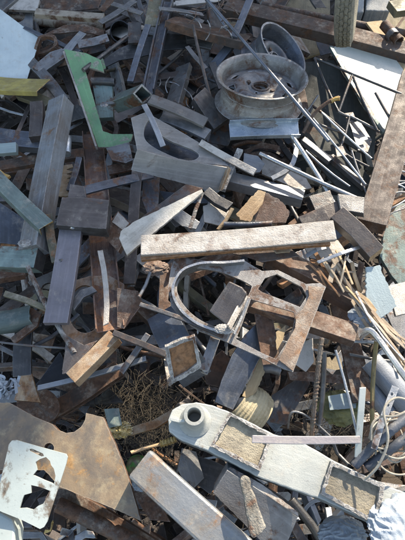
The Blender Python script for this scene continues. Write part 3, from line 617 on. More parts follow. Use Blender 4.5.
for i, (A, B, lbl) in enumerate((((352,300,.35),(388,352,.37),'leftmost cream strip of the bundle sloping to the right edge'),((360,298,.36),(400,345,.38),'second cream strip of the bundle sloping to the right edge'),
    ((372,310,.37),(411,352,.38),'third cream strip of the bundle sloping to the right edge'),((366,305,.35),(411,368,.38),'fourth cream strip of the bundle sloping to the right edge'),
    ((356,292,.37),(376,312,.37),'short orange strip at the upper end of the cream bundle'),((376,322,.34),(411,378,.36),'lowest cream strip of the bundle sloping to the right edge'))):
    BM('cream_strip', lbl, 'strip', A, B, 3.4 if i != 4 else 4, 'slat' if i != 4 else 'wood_lit', t=.004, bend=.006, group='cream strips at the right')
for i, (A, B, m, lbl) in enumerate((((349,293,.36),(412,372,.39),'slat','long thin strip lying lowest across the cream bundle'),((356,291,.37),(404,360,.39),'steel_light','thin silver strip inside the cream bundle'),
    ((364,299,.37),(413,345,.39),'slat','thin strip at the upper right side of the cream bundle'),((370,316,.36),(398,378,.38),'steel_light','steep thin silver strip below the cream bundle'),
    ((346,286,.36),(372,322,.37),'wood_lit','orange thin strip at the upper left of the cream bundle'),((382,318,.37),(413,362,.38),'slat','short thin strip near the right edge in the cream bundle'))):
    BM('cream_strip', lbl, 'strip', A, B, 2.0, m, t=.003, bend=.008, group='cream strips at the right')
for i, (A, B, m, lbl) in enumerate((((326,262,.37),(344,292,.36),'slat','fine cream sliver between the two long thin slats'),((336,250,.37),(353,284,.36),'wood_lit','fine orange sliver right of the steeper cream slat'),((318,268,.37),(340,296,.35),'rust_orange','fine rusty sliver at the left foot of the slats'),((346,256,.37),(340,286,.36),'slat','fine upright cream sliver among the slats'),((308,262,.37),(326,287,.35),'rust_orange','rusty sliver above the rusty leg of the arch frame'),((354,272,.36),(338,262,.37),'slat','tiny cream sliver lying across the slats'))):
    BM('thin_strip', lbl, 'slat', A, B, 1.9, m, t=.004, bend=.006)
for i, (A, B, m, lbl) in enumerate((((305,108,.29),(366,184,.27),'steel_light','thin pale rod lying diagonally under the wire framework'),((318,95,.29),(300,118,.27),'steel_grey','short thin rod right of the large wheel rim'),((352,150,.28),(372,205,.26),'steel_grey','thin grey rod beside the heavy rust beam'),((306,150,.28),(350,186,.27),'steel_light','thin pale rod between the two crossing pale rods and the dark sheet'),((322,112,.28),(372,158,.27),'bright_steel','thin shiny rod crossing below the grey trapezoid plate'))):
    BM('thin_rod', lbl, 'rod', A, B, 2.0, m, 'round')
CV('chrome_tube', 'polished bent tube running to the right edge under the cream strips', 'tube', ab((362,333,.36),(369,330,.38),(377,337,.38),(392,358,.39),(412,386,.39)), 6, 'bright_steel')
PL('green_grey_panel', 'shaded plate at the right edge beneath the cream strips', 'sheet panel', ab((386,312),(412,312),(412,350),(398,340)), .2, 'steel_grey', t=.01)
BM('grey_pipe', 'fat smooth grey pipe at the right edge below the polished tube', 'pipe', (374,358,.30), (414,404,.30), 24, 'pipe_grey', 'pipe', th=.004)
BM('grey_pipe', 'second fat grey pipe just left of the first at the lower right', 'pipe', (363,372,.26), (392,412,.26), 17, 'pipe_grey', 'pipe', th=.004)
# ---------------- arch frame
arch_in = ab((182,274),(189,269),(199,268),(224,273),(249,284),(251,289),(246,300),(236,322),(228,331),(222,329),(204,322),(190,312),(180,299),(177,287))
fr = PL('arch_frame', 'cut-out steel frame plate with a rounded opening and a rusty right leg', 'cut-out frame', ab((175,256),(207,261),(244,260),(250,264),(262,271),(278,270),(306,284),(320,283),(326,287),(293,372),(284,369),(258,356),(218,338),(199,331),(182,319),(171,306),(168,288),(171,268)), .37, 'mill_light', t=.007, edge='bright_steel', tilt=(.0,-.05),
    holes=[round_loop(arch_in), ab((258,289),(265,278),(277,274),(302,287),(307,296),(300,307),(262,292)), ab((251,299),(294,312),(295,318),(292,333),(285,345),(276,359),(262,353),(236,339),(243,322))])
band = [(244,262),(225,264),(207,264),(195,266),(182,272),(174,285),(174,298),(182,312),(195,323),(208,329),(222,333)]
Wd = smooth_path([P(u, v, .383) for u, v in band], 5); o_ = sum(Wd, Vector())/len(Wd)
bmb = sweep([w-o_ for w in Wd], [(-.003,.010),(-.003,-.03),(.003,-.03),(.003,.010)], up=HN)
link('rim_band', bmb, 'bright_steel', Matrix.Translation(o_), fr)
PL('rusty_leg', 0, 0, ab((308,286),(325,287.5),(293,371),(279,360),(287,343),(295,328),(296,316),(303,309),(309,296)), .375, 'rust_leg', t=.004, parent=fr, tilt=(.0,-.05))
PL('lit_plate', 'brown triangular plate lying under the arch opening top lip', 'steel plate', ab((209,264),(251,262),(249,281),(228,277)), .345, 'rust_brown', t=.006)
gbk = PL('grey_block', 'dark flat topped block resting on the arch frame, one long side sunlit', 'block', ab((229,281),(242,287),(247,293),(228,326),(209,311)), .43, 'mill_scale', t=.026, bevel=.003, tilt=(-.2,-.3))
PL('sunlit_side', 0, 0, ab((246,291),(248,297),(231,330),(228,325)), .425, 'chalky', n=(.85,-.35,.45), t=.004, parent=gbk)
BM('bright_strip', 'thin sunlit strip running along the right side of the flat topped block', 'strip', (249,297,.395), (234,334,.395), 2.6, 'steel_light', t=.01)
BM('thin_bar', 'thin dark flat bar crossing the arch frame opening and its lower edge', 'flat bar', (140,304,.385), (224,336,.385), 4.2, 'steel_dark', t=.008)
BL('weld_lump', 'glittering weld lump at the lower lip of the arch opening', 'weld lump', 224,329,.41, 5, 'crust', sq=(1.5,.9,.5), amp=.6)
BM('rust_tube', 'rusty square bar crossing beneath the arch frame, its right end pale', 'bar', (236,293,.33), (357,333,.35), 17, 'rust_brown', 'box', t=.03, edge='dusty_steel', roll=-12)
BM('rust_tan_plate', 'upright brown plate seen through the second opening of the arch frame', 'plate', (263,311,.32), (272,364,.32), 18, 'rust_brown', t=.006, kind='flat')
PL('cream_scrap', 'cream sliver showing in the second opening of the arch frame', 'offcut', ab((276,332),(286,325),(283,340),(277,350)), .34, 'tan_board', t=.003, rough=.002)
PL('slate_blade', 'curved slate blue plate descending under the arch frame', 'curved plate', ab((215,402),(221,382),(232,355),(245,335),(258,322),(266,330),(261,356),(247,382),(233,410)), .29, 'steel_blue', t=.01, tilt=(.15,-.2))
PL('torn_board', 'sunlit torn tan board right of the slate blue plate', 'torn board', ab((261,357),(265,372),(256,392),(247,398),(242,396),(250,380)), .27, 'tan_board', t=.005, rough=.003)
BM('grey_stub', 'grey curved stub just below the rusty leg of the arch frame', 'stub', (262,366,.27), (281,369,.27), 12, 'steel_grey', 'round')
rf = P(262,398,.22)
def scoop():
    # half drum lying down, ribs round its girth
    A, B = P(243,402,.25), P(263,419,.22); ax = (B-A); L = ax.length*1.15; z = (HN-ax.normalized()*HN.dot(ax.normalized())).normalized()
    M = frame(A, ax, z); bm = bmesh.new(); rows = []; R = .052; N = 56
    for i in range(N+1):
        f = i/N; r = R*(.85+.3*math.sin(f*2.4))*(1+.022*math.sin(i*.95))
        rows.append([bm.verts.new((L*f-.01, r*math.cos(math.radians(a))*1.05, r*math.sin(math.radians(a))*.8-.02)) for a in range(-10,191,10)])
    for i in range(N):
        for j in range(20): bm.faces.new((rows[i][j], rows[i+1][j], rows[i+1][j+1], rows[i][j+1]))
    ob = link('ribbed_drum', bm, 'fibre', M, smooth=False); so = ob.modifiers.new('s', 'SOLIDIFY'); so.thickness = .003
    tag(ob, 'cream ribbed rounded drum shell above the pale box housing', 'ribbed drum')
scoop()
# ---------------- square channel with rusty mouth
sc = BM('square_channel', 'blue grey square channel with a rusty open mouth and thick rough rim', 'square channel', (160,312,.30), (185,360,.385), 32, 'steel_blue', 'box', t=.09, roll=8, rough=.0)
PL('rim', 0, 0, ab((165,347),(181,340),(195,336),(198,350),(201,367),(186,377),(172,384),(168,368)), .41, 'crust', t=.012, n=(.12,-.9,.55), parent=sc, rough=.002, holes=[ab((169,349),(183,343),(193,340),(197,364),(185,373),(174,379))])
PL('rusty_mouth', 0, 0, ab((166,348),(194,338),(199,366),(173,382)), .402, 'rust_orange', t=.004, n=(.12,-.9,.55), parent=sc)
PL('rusty_plate', 'brown grey plate leaning behind the arch opening above the square channel', 'steel plate', ab((160,270),(172,262),(168,300),(186,320),(176,326),(158,318)), .27, 'rust_brown', t=.006)
BM('i_bar', 'narrow grey I-shaped bar upright below the arch frame', 'bar', (216,335,.345), (203,370,.35), 10, 'steel_grey', 'I', t=.03, th=.006, edge='bright_steel')
PL('steel_plate', 'orange tinted plate right of the square channel mouth', 'steel plate', ab((203,366),(222,350),(234,362),(222,388),(206,384)), .22, 'rust_brown')
PL('brown_plate', 'brown plate with a lit streak beside the foot of the rusty channel', 'steel plate', ab((117,288),(138,291),(143,303),(124,329),(117,327)), .33, 'rust_brown', t=.02, tilt=(.1,-.3))
BM('bent_rod', 'small bent rod rising from the lit brown plate', 'rod', (139,296,.36), (150,272,.36), 3.5, 'steel_grey', 'round')
BL('rust_knot', 'knot of rusty scrap under the left end of the chalky bar', 'rusty knot', 156,268,.33, 8, 'rust_brown', sq=(1.2,.8,.5), amp=.7)
BM('flat_bar', 'brown grey flat bar running right to the square channel mouth', 'flat bar', (113,332,.36), (166,354,.38), 6, 'mill_scale', t=.012)
BM('flat_bar', 'grey angle leg crossing under the brown grey flat bar', 'flat bar', (148,334,.33), (121,372,.32), 6, 'steel_grey', t=.01)
BM('edge_strip', 'long pale green edge strip above the straw patch', 'strip', (37,388,.27), (146,358,.30), 5, 'steel_light', t=.012)
# gusset
PL('gusset', 'brown gusset plate with a large round hole beside the rusty channel', 'gusset plate', ab((60,292),(72,281),(90,276),(110,276),(124,284),(121,312),(112,331),(90,352),(72,374),(62,370),(66,345),(60,318)), .285, 'rust_leg', t=.01, holes=[ell(85,309,17,24,28)])
tb = BM('tan_topped_beam', 'short beam with a sunlit straw coloured top slanting below the rusty channel', 'beam', (114,334,.34), (70,378,.34), 13, 'rust_tan', 'box', t=.03, roll=12)
PL('gusset_flange', 'purple brown flange plate beside the straw topped beam', 'flange plate', ab((66,335),(84,345),(98,340),(70,372),(62,374),(65,352)), .325, 'mill_scale', t=.008)
BM('weld_stick', 'white crusted weld seam stick crossing behind the purple grey bar', 'weld stick', (27,266,.32), (74,352,.33), 5, 'crust', 'round', bend=.003)
PL('curved_fork', 'grey curved fork piece over the gusset hole', 'curved fork', ab((70,303),(80,290),(92,286),(97,291),(84,297),(74,310)), .32, 'steel_grey', t=.01)
BM('olive_rib', 'short olive bar left of the purple grey bar pointing right', 'flat bar', (4,293,.31), (48,309,.31), 6, 'olive_steel', t=.012)
BM('pipe_end', 'grey green pipe end at the left edge under the olive bar', 'pipe', (-14,320,.27), (29,312,.27), 24, 'green_grey', 'pipe', th=.006)
PL('rust_plate', 'brown curved plate just right of the grey green pipe end', 'steel plate', ab((27,305),(41,313),(37,326),(14,344),(10,338),(26,326)), .25, 'rust_dark', t=.01)
BM('flat_bar', 'dark blue upright bar below the grey green pipe end', 'flat bar', (25,320,.22), (22,376,.2), 18, 'steel_dark', t=.01)
BM('thin_rod', 'thin straight rod across the dark gap at the left edge', 'rod', (-8,341,.3), (68,348,.3), 2.4, 'steel_grey', 'round')
PL('rust_plate', 'rusty tan piece at the left above the big brassy plate', 'steel plate', ab((22,370),(31,372),(36,390),(40,402),(14,400)), .2, 'rust_tan', t=.01)
tf = empty('plastic_tuft', P(5,387,.3), 'torn white shredded plastic tuft at the left edge', 'plastic tuft')
for i in range(26):
    g = random.uniform(0,6.28); L_ = random.uniform(6,15)
    CV('shred', 0, 0, [(5+L_*k*math.cos(g+k*random.uniform(-1,1)), 388+L_*k*math.sin(g+k*random.uniform(-1,1))*1.1, .29+random.uniform(0,.05)) for k in (.05,.35,.7,1)], random.uniform(1,3), 'film_white', parent=tf, strap=.001)
BM('long_i_beam', 'shaded rusty beam lying low behind the straw patch', 'beam', (36,420,.10), (118,368,.12), 16, 'rust_dark', 'I', t=.04, th=.008)
PL('round_disc', 'brown round disc half hidden under the pale green edge strip', 'disc', ell(38,405,22,18,24,rot=20), .14, 'rust_dark', t=.01)
PL('steel_plate', 'black plate with a lit edge under the straw topped beam', 'steel plate', ab((36,385),(60,352),(70,374),(100,360),(64,380),(41,389)), .22, 'steel_black', t=.01)
# ---------------- lower left
hole = [(52,424),(58,430),(66,433),(74,432),(81,427),(85,420),(86,413)]
PL('brass_plate', 'big brassy brown plate with a round bite out of its top edge', 'steel plate', ab((-14,402),(10,403),(35,417)) + hole + ab((103,417),(116,446),(129,480),(141,521),(112,508),(60,487),(44,470),(-14,470)), .33, 'brass_plate', t=.026, tilt=(.03,.0), edge='rust_brown', rough=.001, holes=[ell(49,448,5,5,16)])
wpz = PL('switch_plate', 'white rounded plastic plate with two ragged dark openings', 'plastic plate', ab((9,444),(12,440.5),(16,440),(40,447),(66,454),(67.5,457),(66,464),(47,522),(44,527),(40,529),(22,520),(2,512),(-6,508),(-3,496)), .44, 'white_plastic', t=.006, tilt=(.08,-.12), rough=0, bevel=.002,
   holes=[ab((35.5,462),(40,459),(46,457),(50,461),(51,465),(54,469),(55.5,476),(54,484),(44,480),(33,475),(37,470)), ab((31,485),(40,487),(50.5,491),(49,496),(46,499),(43,504),(38,506),(33,510),(26,508),(19.5,508.5),(22,500),(24,495),(31,493)), ab((29.5,449),(32,448.6),(43,453.5),(44,456),(41,456.5),(30,451))])
BM('metal_clip', 0, 0, (31,449,.445), (39,454,.445), 4.5, 'slat', 'box', t=.008, parent=wpz)
PL('white_block', 'very bright white block in the bottom left corner', 'block', ab((-14,508),(2,513),(12,519),(15,530),(13,556),(-14,556)), .42, 'white_plastic', t=.05, bevel=.006)
BM('gutter', 'dark brown rolled gutter running along the bottom left', 'gutter', (50,490,.2), (160,556,.2), 22, 'rust_dark', 'U', t=.03, th=.004)
BM('dark_pipe', 'dark rusty pipe lying along the bottom, below the gutter', 'pipe', (56,505,.25), (150,552,.25), 15, 'rust_dark', 'pipe', th=.004)
for i, (A, B, m, lbl) in enumerate((((20,536,.2),(52,552,.2),'steel_grey','crumpled grey strip at the very bottom left'),((44,532,.25),(54,520,.25),'gold_scrap','thin yellowish wire piece left of the bottom pipe'),((60,530,.2),(72,545,.2),'steel_grey','grey offcut at the bottom edge under the pipe'),((75,540,.2),(95,535,.2),'steel_light','pale offcut at the bottom edge right of the grey one'))):
    BM('offcut', lbl, 'steel offcut', A, B, 7-5*(i==1), m, t=.006, bend=.01, rough=.006)
def ball():
    o = P(137,466,.24); r = 10.5*((o-CAM).dot(FW))/F_PX
    bm = bmesh.new(); bmesh.ops.create_uvsphere(bm, u_segments=40, v_segments=24, radius=r)
    for v in bm.verts: v.co *= 1+.02*noise.noise(v.co*40)
    tag(link('green_ball', bm, 'green_ball', Matrix.Translation(o), smooth=True), 'bright green ball tucked behind the dusty box channel', 'ball')
ball()
BM('box_channel', 'wide dusty blue grey box channel at the bottom centre', 'box channel', (139,463,.38), (246,560,.38), 37, 'box_dusty', 'box', t=.05, roll=0, edge='crust', bevel=.006)
PL('rust_wedge', 'brown wedge between the brassy plate and the dusty box channel', 'steel wedge', ab((112,460),(136,478),(160,505),(170,522),(150,520),(140,505)), .2, 'rust_dark', t=.02)
bx = PL('steel_box', 'brown grey closed box with a white sunlit top edge at bottom centre right', 'steel box', ab((227,470),(213,493),(240,520),(266,546),(288,541),(298,517),(262,492)), .33, 'mill_light', t=.05, tilt=(-.1,-.5), edge='steel_light')
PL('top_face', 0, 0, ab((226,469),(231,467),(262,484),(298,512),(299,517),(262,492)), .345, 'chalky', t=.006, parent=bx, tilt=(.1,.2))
hb = PL('iron_lever', 'pitted dark rusty handle piece lying on the closed box', 'handle', ab((240,479),(243,475),(248,476),(251,480),(251,487),(258,505),(267,527),(262,533),(253,539),(249,531),(246,510),(242,490)), .43, 'handle_rust', t=.022, rough=.0025, bevel=.004)
# ---------------- pale housing
hh = .36
top = ell(190,420,22,17,14,a0=200,a1=80) 
hs = PL('pale_housing', 'long pale green cast housing with a pipe stub and two framed dusty pockets', 'housing', ab((169,432),(168,420),(172,410),(182,404),(196,402),(212,405),(228,411),(274,434),(300,441),(337,462),(384,484),(414,496),(414,545),(379,526),(322,500),(262,479),(210,452),(182,441)), hh, 'pale_box', t=.07, edge='pale_side', rough=.0008, bevel=.003)
def pocket(pts, inner):
    nrm = tilt_n((0,0)); o = P(300,470,hh)
    SEED[0] += 1
    W = [on_plane(u, v, o+nrm*.012, nrm) for u, v in pts]; M = frame(W[0], W[1]-W[0], nrm); Mi = M.inverted()
    V = [on_plane(u, v, o+nrm*.012, nrm) for u, v in inner]
    L = [rough_loop([(Mi @ w).to_2d() for w in W], .0015, .004), rough_loop([(Mi @ w).to_2d() for w in V], .002, .004, 3)]
    fr_ = link('pocket_frame', slab(L, .0118), ['crust', 'crust'], M, hs)
    L2 = [[(Mi @ (w)).to_2d() for w in W]]
    link('pocket_floor', slab([[p for p in L2[0]]], .0012, z0=-.0105), ['pocket_dust']*2, M, fr_)
pocket(ab((229,412),(274,436),(260,471),(210,446)), ab((231,416),(270,437),(258,466),(214,444)))
pocket(ab((331,461),(385,485),(379,527),(321,494)), ab((333,466),(380,487),(375,520),(325,492)))
oT = P(195,420,hh); axT = Vector((-.02,-.22,1)).normalized(); MT = frame(oT, Vector((1,0,0)), axT); kk = .9*((oT-CAM).dot(FW))/F_PX
stub = link('pipe_stub', lathe([(18*kk,0),(16*kk,.003),(13*kk,.009),(11.8*kk,.018),(11.4*kk,.056),(10.9*kk,.058),(7.6*kk,.058),(7.2*kk,.055),(7.2*kk,.002),(0.01*kk,.002)], 48), 'pale_box', MT, hs, smooth=True)
BM('weld_rib', 0, 0, (170,419,hh+.02), (187,420,hh+.03), 3.4, 'pale_box', 'box', t=.02, parent=hs)
BM('cross_bar', 'flat lilac grey bar lying level across the pale housing pockets', 'flat bar', (252,439,.44), (361,439.5,.44), 8, 'lilac_steel', t=.006)
# ---------------- lower right
CV('rebar', 'ribbed rebar standing upright right of the arch frame', 'rebar', ab((322,338,.42),(319,360,.40),(315,400,.36),(311,442,.30)), 5, 'rebar_steel', rib=.14)
BM('dark_rod', 'smooth dark rod just right of the ribbed rebar', 'rod', (325,352,.38), (320,425,.30), 5, 'steel_dark', 'round')
BM('thin_rod', 'thin shiny rod slanting down to the end of the lilac grey bar', 'rod', (336,350,.40), (359,441,.38), 2.8, 'steel_light', 'round')
BM('white_strip', 'bright white narrow blade standing right of the thin shiny rod', 'blade', (363,388,.42), (358,458,.36), 6.5, 'white_sheet', t=.004)
st = PL('punched_strip', 'light steel strip with punched holes leaning at the lower right', 'strip', ab((392,385),(399,388),(383,430),(377,450),(371,448),(376,428)), .40, 'steel_light', t=.003, holes=[ell(392,394,1.4,1.8,10), ell(388,405,1.4,1.8,10), ell(384,416,1.4,1.8,10)])
BM('brown_bar', 'broad dark brown bar descending behind the rusty square bar', 'flat bar', (340,303,.27), (364,402,.27), 20, 'rust_dark', t=.01)
BM('mustard_pole', 'mustard coloured slim pole standing right of the broad brown bar', 'pole', (377,342,.33), (373,428,.28), 4.4, 'olive_bright', 'round')
BM('level_rod', 'thin level rod crossing behind the polished bent tube', 'rod', (352,341,.30), (382,342,.30), 3.2, 'steel_light', 'round')
BM('level_rod', 'thin level rod lower, behind the mustard pole', 'rod', (350,354,.29), (402,362,.27), 3.2, 'steel_grey', 'round')
PL('tan_card', 'tan card with punched notches hanging right of the rebar', 'card', ab((322,358),(330,357),(332,361),(336,356),(341,358),(343,369),(335,370),(326,368)), .36, 'tan_board', t=.002, tilt=(0,-.3))
PL('grey_sheet', 'grey curved sheet left of the rebar under the rusty leg', 'sheet', ab((296,345),(313,338),(314,362),(306,372),(292,362)), .27, 'dusty_steel', t=.004, tilt=(.2,-.2))
PL('rust_plate', 'brown horizontal plate behind the rebar', 'steel plate', ab((288,372),(316,372),(345,376),(346,384),(290,380)), .25, 'rust_brown', t=.02, tilt=(0,-.3))
PL('steel_plate', 'dark blue plate in the gap left of the rebar', 'steel plate', ab((272,395),(308,372),(310,384),(286,425),(270,422)), .17, 'steel_dark')
CV('grey_loop', 'thin grey wire arching behind the rebar base', 'wire', ab((288,428,.26),(291,413,.3),(301,413,.3),(312,420,.29),(330,436,.28)), 2.2, 'steel_grey')
BL('yellow_bag', 'crumpled yellow green plastic packet behind the thin shiny rod', 'plastic packet', 340,408,.21, 16, 'glove_yellow', sq=(1.1,.9,.5), amp=.5)
PL('clear_cover', 'pale clear plastic lid lying on the yellow green packet', 'lid', ab((328,396),(346,393),(357,397),(356,408),(330,410)), .25, 'film_cyan', t=.002)
for i, (pp, lbl) in enumerate(((ab((354,466,.35),(372,447,.37),(390,431,.39),(414,411,.39)), 'upper dark corrugated hose leading to the right edge'), (ab((366,468,.35),(380,457,.36),(396,445,.38),(414,431,.38)), 'lower dark corrugated hose leading to the right edge'))):
    CV('corrugated_hose', lbl, 'corrugated hose', pp, 9.5, 'conduit_grey', rib=.05, n=14, group='corrugated hoses')
cc = empty('cable_coil', P(392,440,.42), 'loose coil of beige cable at the lower right edge', 'cable coil')
for i in range(9):
    cu, cv = 393+random.uniform(-6,8), 450+random.uniform(-18,12); ru, rv = random.uniform(12,22), random.uniform(12,26); ro = random.uniform(0,180)
    pp = [(u, v, .33+.01*math.sin(j*1.3+i)+.007*i) for j, (u, v) in enumerate(ell(cu, cv, ru, rv, 12, a0=i*40, a1=i*40+random.uniform(220,320), rot=ro))]
    CV('cable_loop', 0, 0, pp, 1.8, 'cable_beige', parent=cc)
CV('beige_cable', 'single beige cable looping up past the white blade', 'cable', ab((371,440,.42),(372,425,.43),(380,417,.43),(396,416,.44),(412,408,.44)), 2.4, 'cable_beige')
CV('beige_cable', 'beige cable arching left across the punched strip', 'cable', ab((364,480,.40),(378,466,.42),(388,440,.44),(384,410,.44),(396,398,.44),(412,402,.44)), 2.6, 'cable_beige')
BL('plastic_bag', 'large pale blue white plastic bag bulging in the bottom right corner', 'plastic bag', 410,533,.38, 35, 'film_white', sq=(1,.9,.42), amp=.22, freq=2.4, sub=5, ridged=True)
BL('plastic_bag', 'small crumpled white bag at the bottom edge below the second pocket', 'plastic bag', 343,534,.25, 18, 'film_white', sq=(1.2,.8,.45), amp=.3, freq=1.8, sub=5)
BM('dark_hose', 'dark pipe passing under the housing at the bottom right', 'pipe', (292,500,.2), (330,552,.2), 9, 'steel_dark', 'round')
BM('mud_bar', 'brown grey bar between the closed box and the small white bag', 'bar', (292,522,.24), (312,552,.24), 9, 'mill_scale', t=.02)
# ---------------- straw patch
BM('rust_ledge', 'wavy rusty ledge plate leading to the pale housing round end', 'ledge plate', (128,432,.2), (178,410,.24), 8, 'rust_tan', t=.02, rough=.006, bend=.005)
PL('green_card', 'small grey green card on the straw', 'card', ab((104,409),(119,408),(122,425),(109,428)), .22, 'green_grey', t=.004, rough=.001)
BL('gold_crumple', 'crumple of golden foil beside the small grey green card', 'foil', 119,430,.2, 7, 'gold_scrap', sq=(1.4,.8,.6), amp=.9)
tk = BM('brass_fitting_stick', 'tan pointed stick with a golden threaded fitting below the ledge plate', 'stick', (131,452.5,.27), (161,444,.27), 3.4, 'wood_lit', 'round')
CV('threaded_fitting', 0, 0, ab((160,444,.275),(168,442,.275),(176,439,.275)), 7, 'gold_scrap', parent=tk, rib=.15)
BL('white_chunk', 'small dull white chunk beside the green ball', 'plastic chunk', 141,482,.2, 7, 'film_white', amp=.5)
PL('film_sheet', 'dull translucent sheet sagging under the housing', 'plastic sheet', ab((182,448),(196,452),(204,478),(190,492),(178,470)), .22, 'steel_grey', t=.003, tilt=(.3,0))
PL('steel_plate', 'dark grey plate in the gap between housing and dusty box channel', 'steel plate', ab((180,452),(212,460),(232,470),(210,494),(190,480)), .15, 'steel_dark')
# ================================================================== THE SETTING
def ground_z(x, y):
    base = HA+HB*y-.30
    top = min(base, .86-.30*(y-3.1)) if y > 3.1 else base
    k = 1-max(0, min(1, (abs(x)-1.9)/1.6)); k = k*k*(3-2*k)
    top += .05*noise.noise(Vector((x*2.2, y*2.2, 0)))+.02*noise.noise(Vector((x*9, y*9, 4)))
    return max(0, top)*k
def ground():
    bm = bmesh.new()
    xs = sorted(set([-60,-30,-15,-8,-5,-4]+[round(-3.6+i*.06,3) for i in range(121)]+[4,5,8,15,30,60]))
    ys = sorted(set([-40,-15,-6,-3,-1.5,-.8]+[round(-.5+i*.06,3) for i in range(125)]+[8,10,15,25,50,90]))
    G = [[bm.verts.new((x, y, ground_z(x, y) if -.6 < y < 7 else 0)) for x in xs] for y in ys]
    for j in range(len(ys)-1):
        for i in range(len(xs)-1): bm.faces.new((G[j][i], G[j][i+1], G[j+1][i+1], G[j+1][i]))
    o = link('ground', bm, 'soil', Matrix.Identity(4), smooth=True); tag(o, kind='structure')
ground()
# countless little fragments lying on and in the heap
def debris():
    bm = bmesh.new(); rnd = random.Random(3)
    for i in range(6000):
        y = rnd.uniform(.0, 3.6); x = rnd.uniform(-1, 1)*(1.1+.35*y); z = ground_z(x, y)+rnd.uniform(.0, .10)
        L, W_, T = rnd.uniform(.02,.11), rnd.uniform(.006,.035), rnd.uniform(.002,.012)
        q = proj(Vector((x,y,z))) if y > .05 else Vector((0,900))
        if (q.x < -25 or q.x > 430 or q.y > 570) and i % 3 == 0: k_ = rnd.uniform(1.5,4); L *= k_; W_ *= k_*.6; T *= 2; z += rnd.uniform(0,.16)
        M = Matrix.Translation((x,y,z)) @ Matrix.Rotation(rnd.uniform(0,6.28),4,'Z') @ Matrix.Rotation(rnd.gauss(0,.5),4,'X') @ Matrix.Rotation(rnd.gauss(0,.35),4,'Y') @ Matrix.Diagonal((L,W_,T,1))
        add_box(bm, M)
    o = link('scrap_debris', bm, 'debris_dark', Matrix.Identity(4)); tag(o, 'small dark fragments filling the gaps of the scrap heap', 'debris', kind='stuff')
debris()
def straw():
    bm = bmesh.new(); rnd = random.Random(5)
    for i in range(1700):
        k = rnd.random()
        if k < .55: u, v, s = rnd.gauss(140,30), rnd.gauss(412,24), 1
        elif k < .75: u, v, s = rnd.gauss(335,22), rnd.gauss(418,16), 1
        else: u, v, s = rnd.uniform(-20,420), rnd.uniform(340,560), 1
        a = P(u, v, rnd.uniform(-.06,.09) if k < .75 else -.12)
        d = Vector((rnd.gauss(0,1), rnd.gauss(0,1), rnd.gauss(0,.35))).normalized()*rnd.uniform(.02,.08); r = rnd.uniform(.0004,.0009)
        q = Vector((rnd.gauss(0,1),rnd.gauss(0,1),rnd.gauss(0,1)))*.006
        pts = [a, a+d*.5+q, a+d]; vs = []
        for p in pts:
            o1 = d.cross(Vector((0,0,1))).normalized()*r; vs.append((bm.verts.new(p-o1), bm.verts.new(p+Vector((0,0,r*1.5))), bm.verts.new(p+o1)))
        for s0, s1 in zip(vs, vs[1:]):
            for j in range(3): bm.faces.new((s0[j], s0[(j+1)%3], s1[(j+1)%3], s1[j]))
    o = link('straw', bm, 'straw', Matrix.Identity(4)); tag(o, 'dry straw and grass stalks among the scrap', 'straw', kind='stuff')
straw()
for (u0,v0,u1,v1,lv,nm,lbl) in ((150,70,205,108,.16,'wire_tangle','tangle of thin springy wires in the hollow above the long weathered bar'),(196,0,232,30,.26,'wire_tangle','sparse wires near the top centre beside the long thin rod'),(318,385,360,440,.16,'wire_tangle','dark wires behind the thin shiny rod at lower right')):
    t = empty(nm, P((u0+u1)/2,(v0+v1)/2,lv), lbl, 'wire tangle')
    for i in range(14):
        a = (random.uniform(u0,u1), random.uniform(v0,v1)); L = random.uniform(10,26); g = random.uniform(0,6.28)
        CV('wire', 0, 0, [(a[0]+L*k*math.cos(g+k*.6)-L*.5*math.cos(g), a[1]+L*k*math.sin(g+k*.6)*.8-L*.4*math.sin(g), lv+.06*random.random()) for k in (0,.35,.7,1)], 1.0, 'rust_dark' if i%3 else 'steel_light', parent=t, n=5)
# ---------------- deeper scrap: every piece its own object, described by the neighbour it lies next to
NEAR = [(20,45,'the pale blue panel'),(25,86,'the yellow angle bar'),(60,15,'the dusty tan pipe'),(95,100,'the green bracket'),(119,25,'the black pot'),(155,50,'the long channel frame'),(143,92,'the open square tube'),(215,30,'the long brown angle bar'),
 (262,80,'the large wheel rim'),(285,40,'the tilted wheel rim'),(330,20,'the small tyre'),(368,10,'the concrete blocks'),(370,80,'the white panel'),(340,110,'the wire rod framework'),(385,150,'the heavy rust beam'),(266,128,'the galvanised strip'),(318,170,'the crossing pale rods'),
 (180,165,'the grey boxed channel'),(45,170,'the tall blue box beam'),(10,257,'the horizontal olive box beam'),(20,200,'the greenish angle'),(82,212,'the boxy brown plate'),(62,275,'the purple grey bar'),(105,260,'the long rusty channel'),(115,235,'the copper block'),(160,220,'the cream wedge'),
 (240,238,'the long chalky bar'),(358,235,'the dark grey box beam'),(320,272,'the rusty angle beam'),(340,262,'the cream slats'),(382,290,'the crumpled cyan sheet'),(200,292,'the arch frame opening'),(305,325,'the rusty leg of the arch frame'),(230,300,'the flat topped block'),(185,350,'the square channel mouth'),
 (240,370,'the slate blue plate'),(90,305,'the gusset hole'),(90,355,'the straw topped beam'),(15,315,'the grey green pipe end'),(5,387,'the white plastic tuft'),(70,460,'the brassy plate'),(30,485,'the white plastic plate'),(100,520,'the dark rusty pipe'),(140,468,'the green ball'),(140,410,'the straw patch'),
 (190,500,'the dusty box channel'),(255,505,'the closed box'),(195,420,'the pipe stub'),(300,460,'the pale housing'),(315,400,'the ribbed rebar'),(360,420,'the white blade'),(340,408,'the yellow green packet'),(392,440,'the beige cable coil'),(395,380,'the fat grey pipes'),(400,530,'the translucent white bag')]
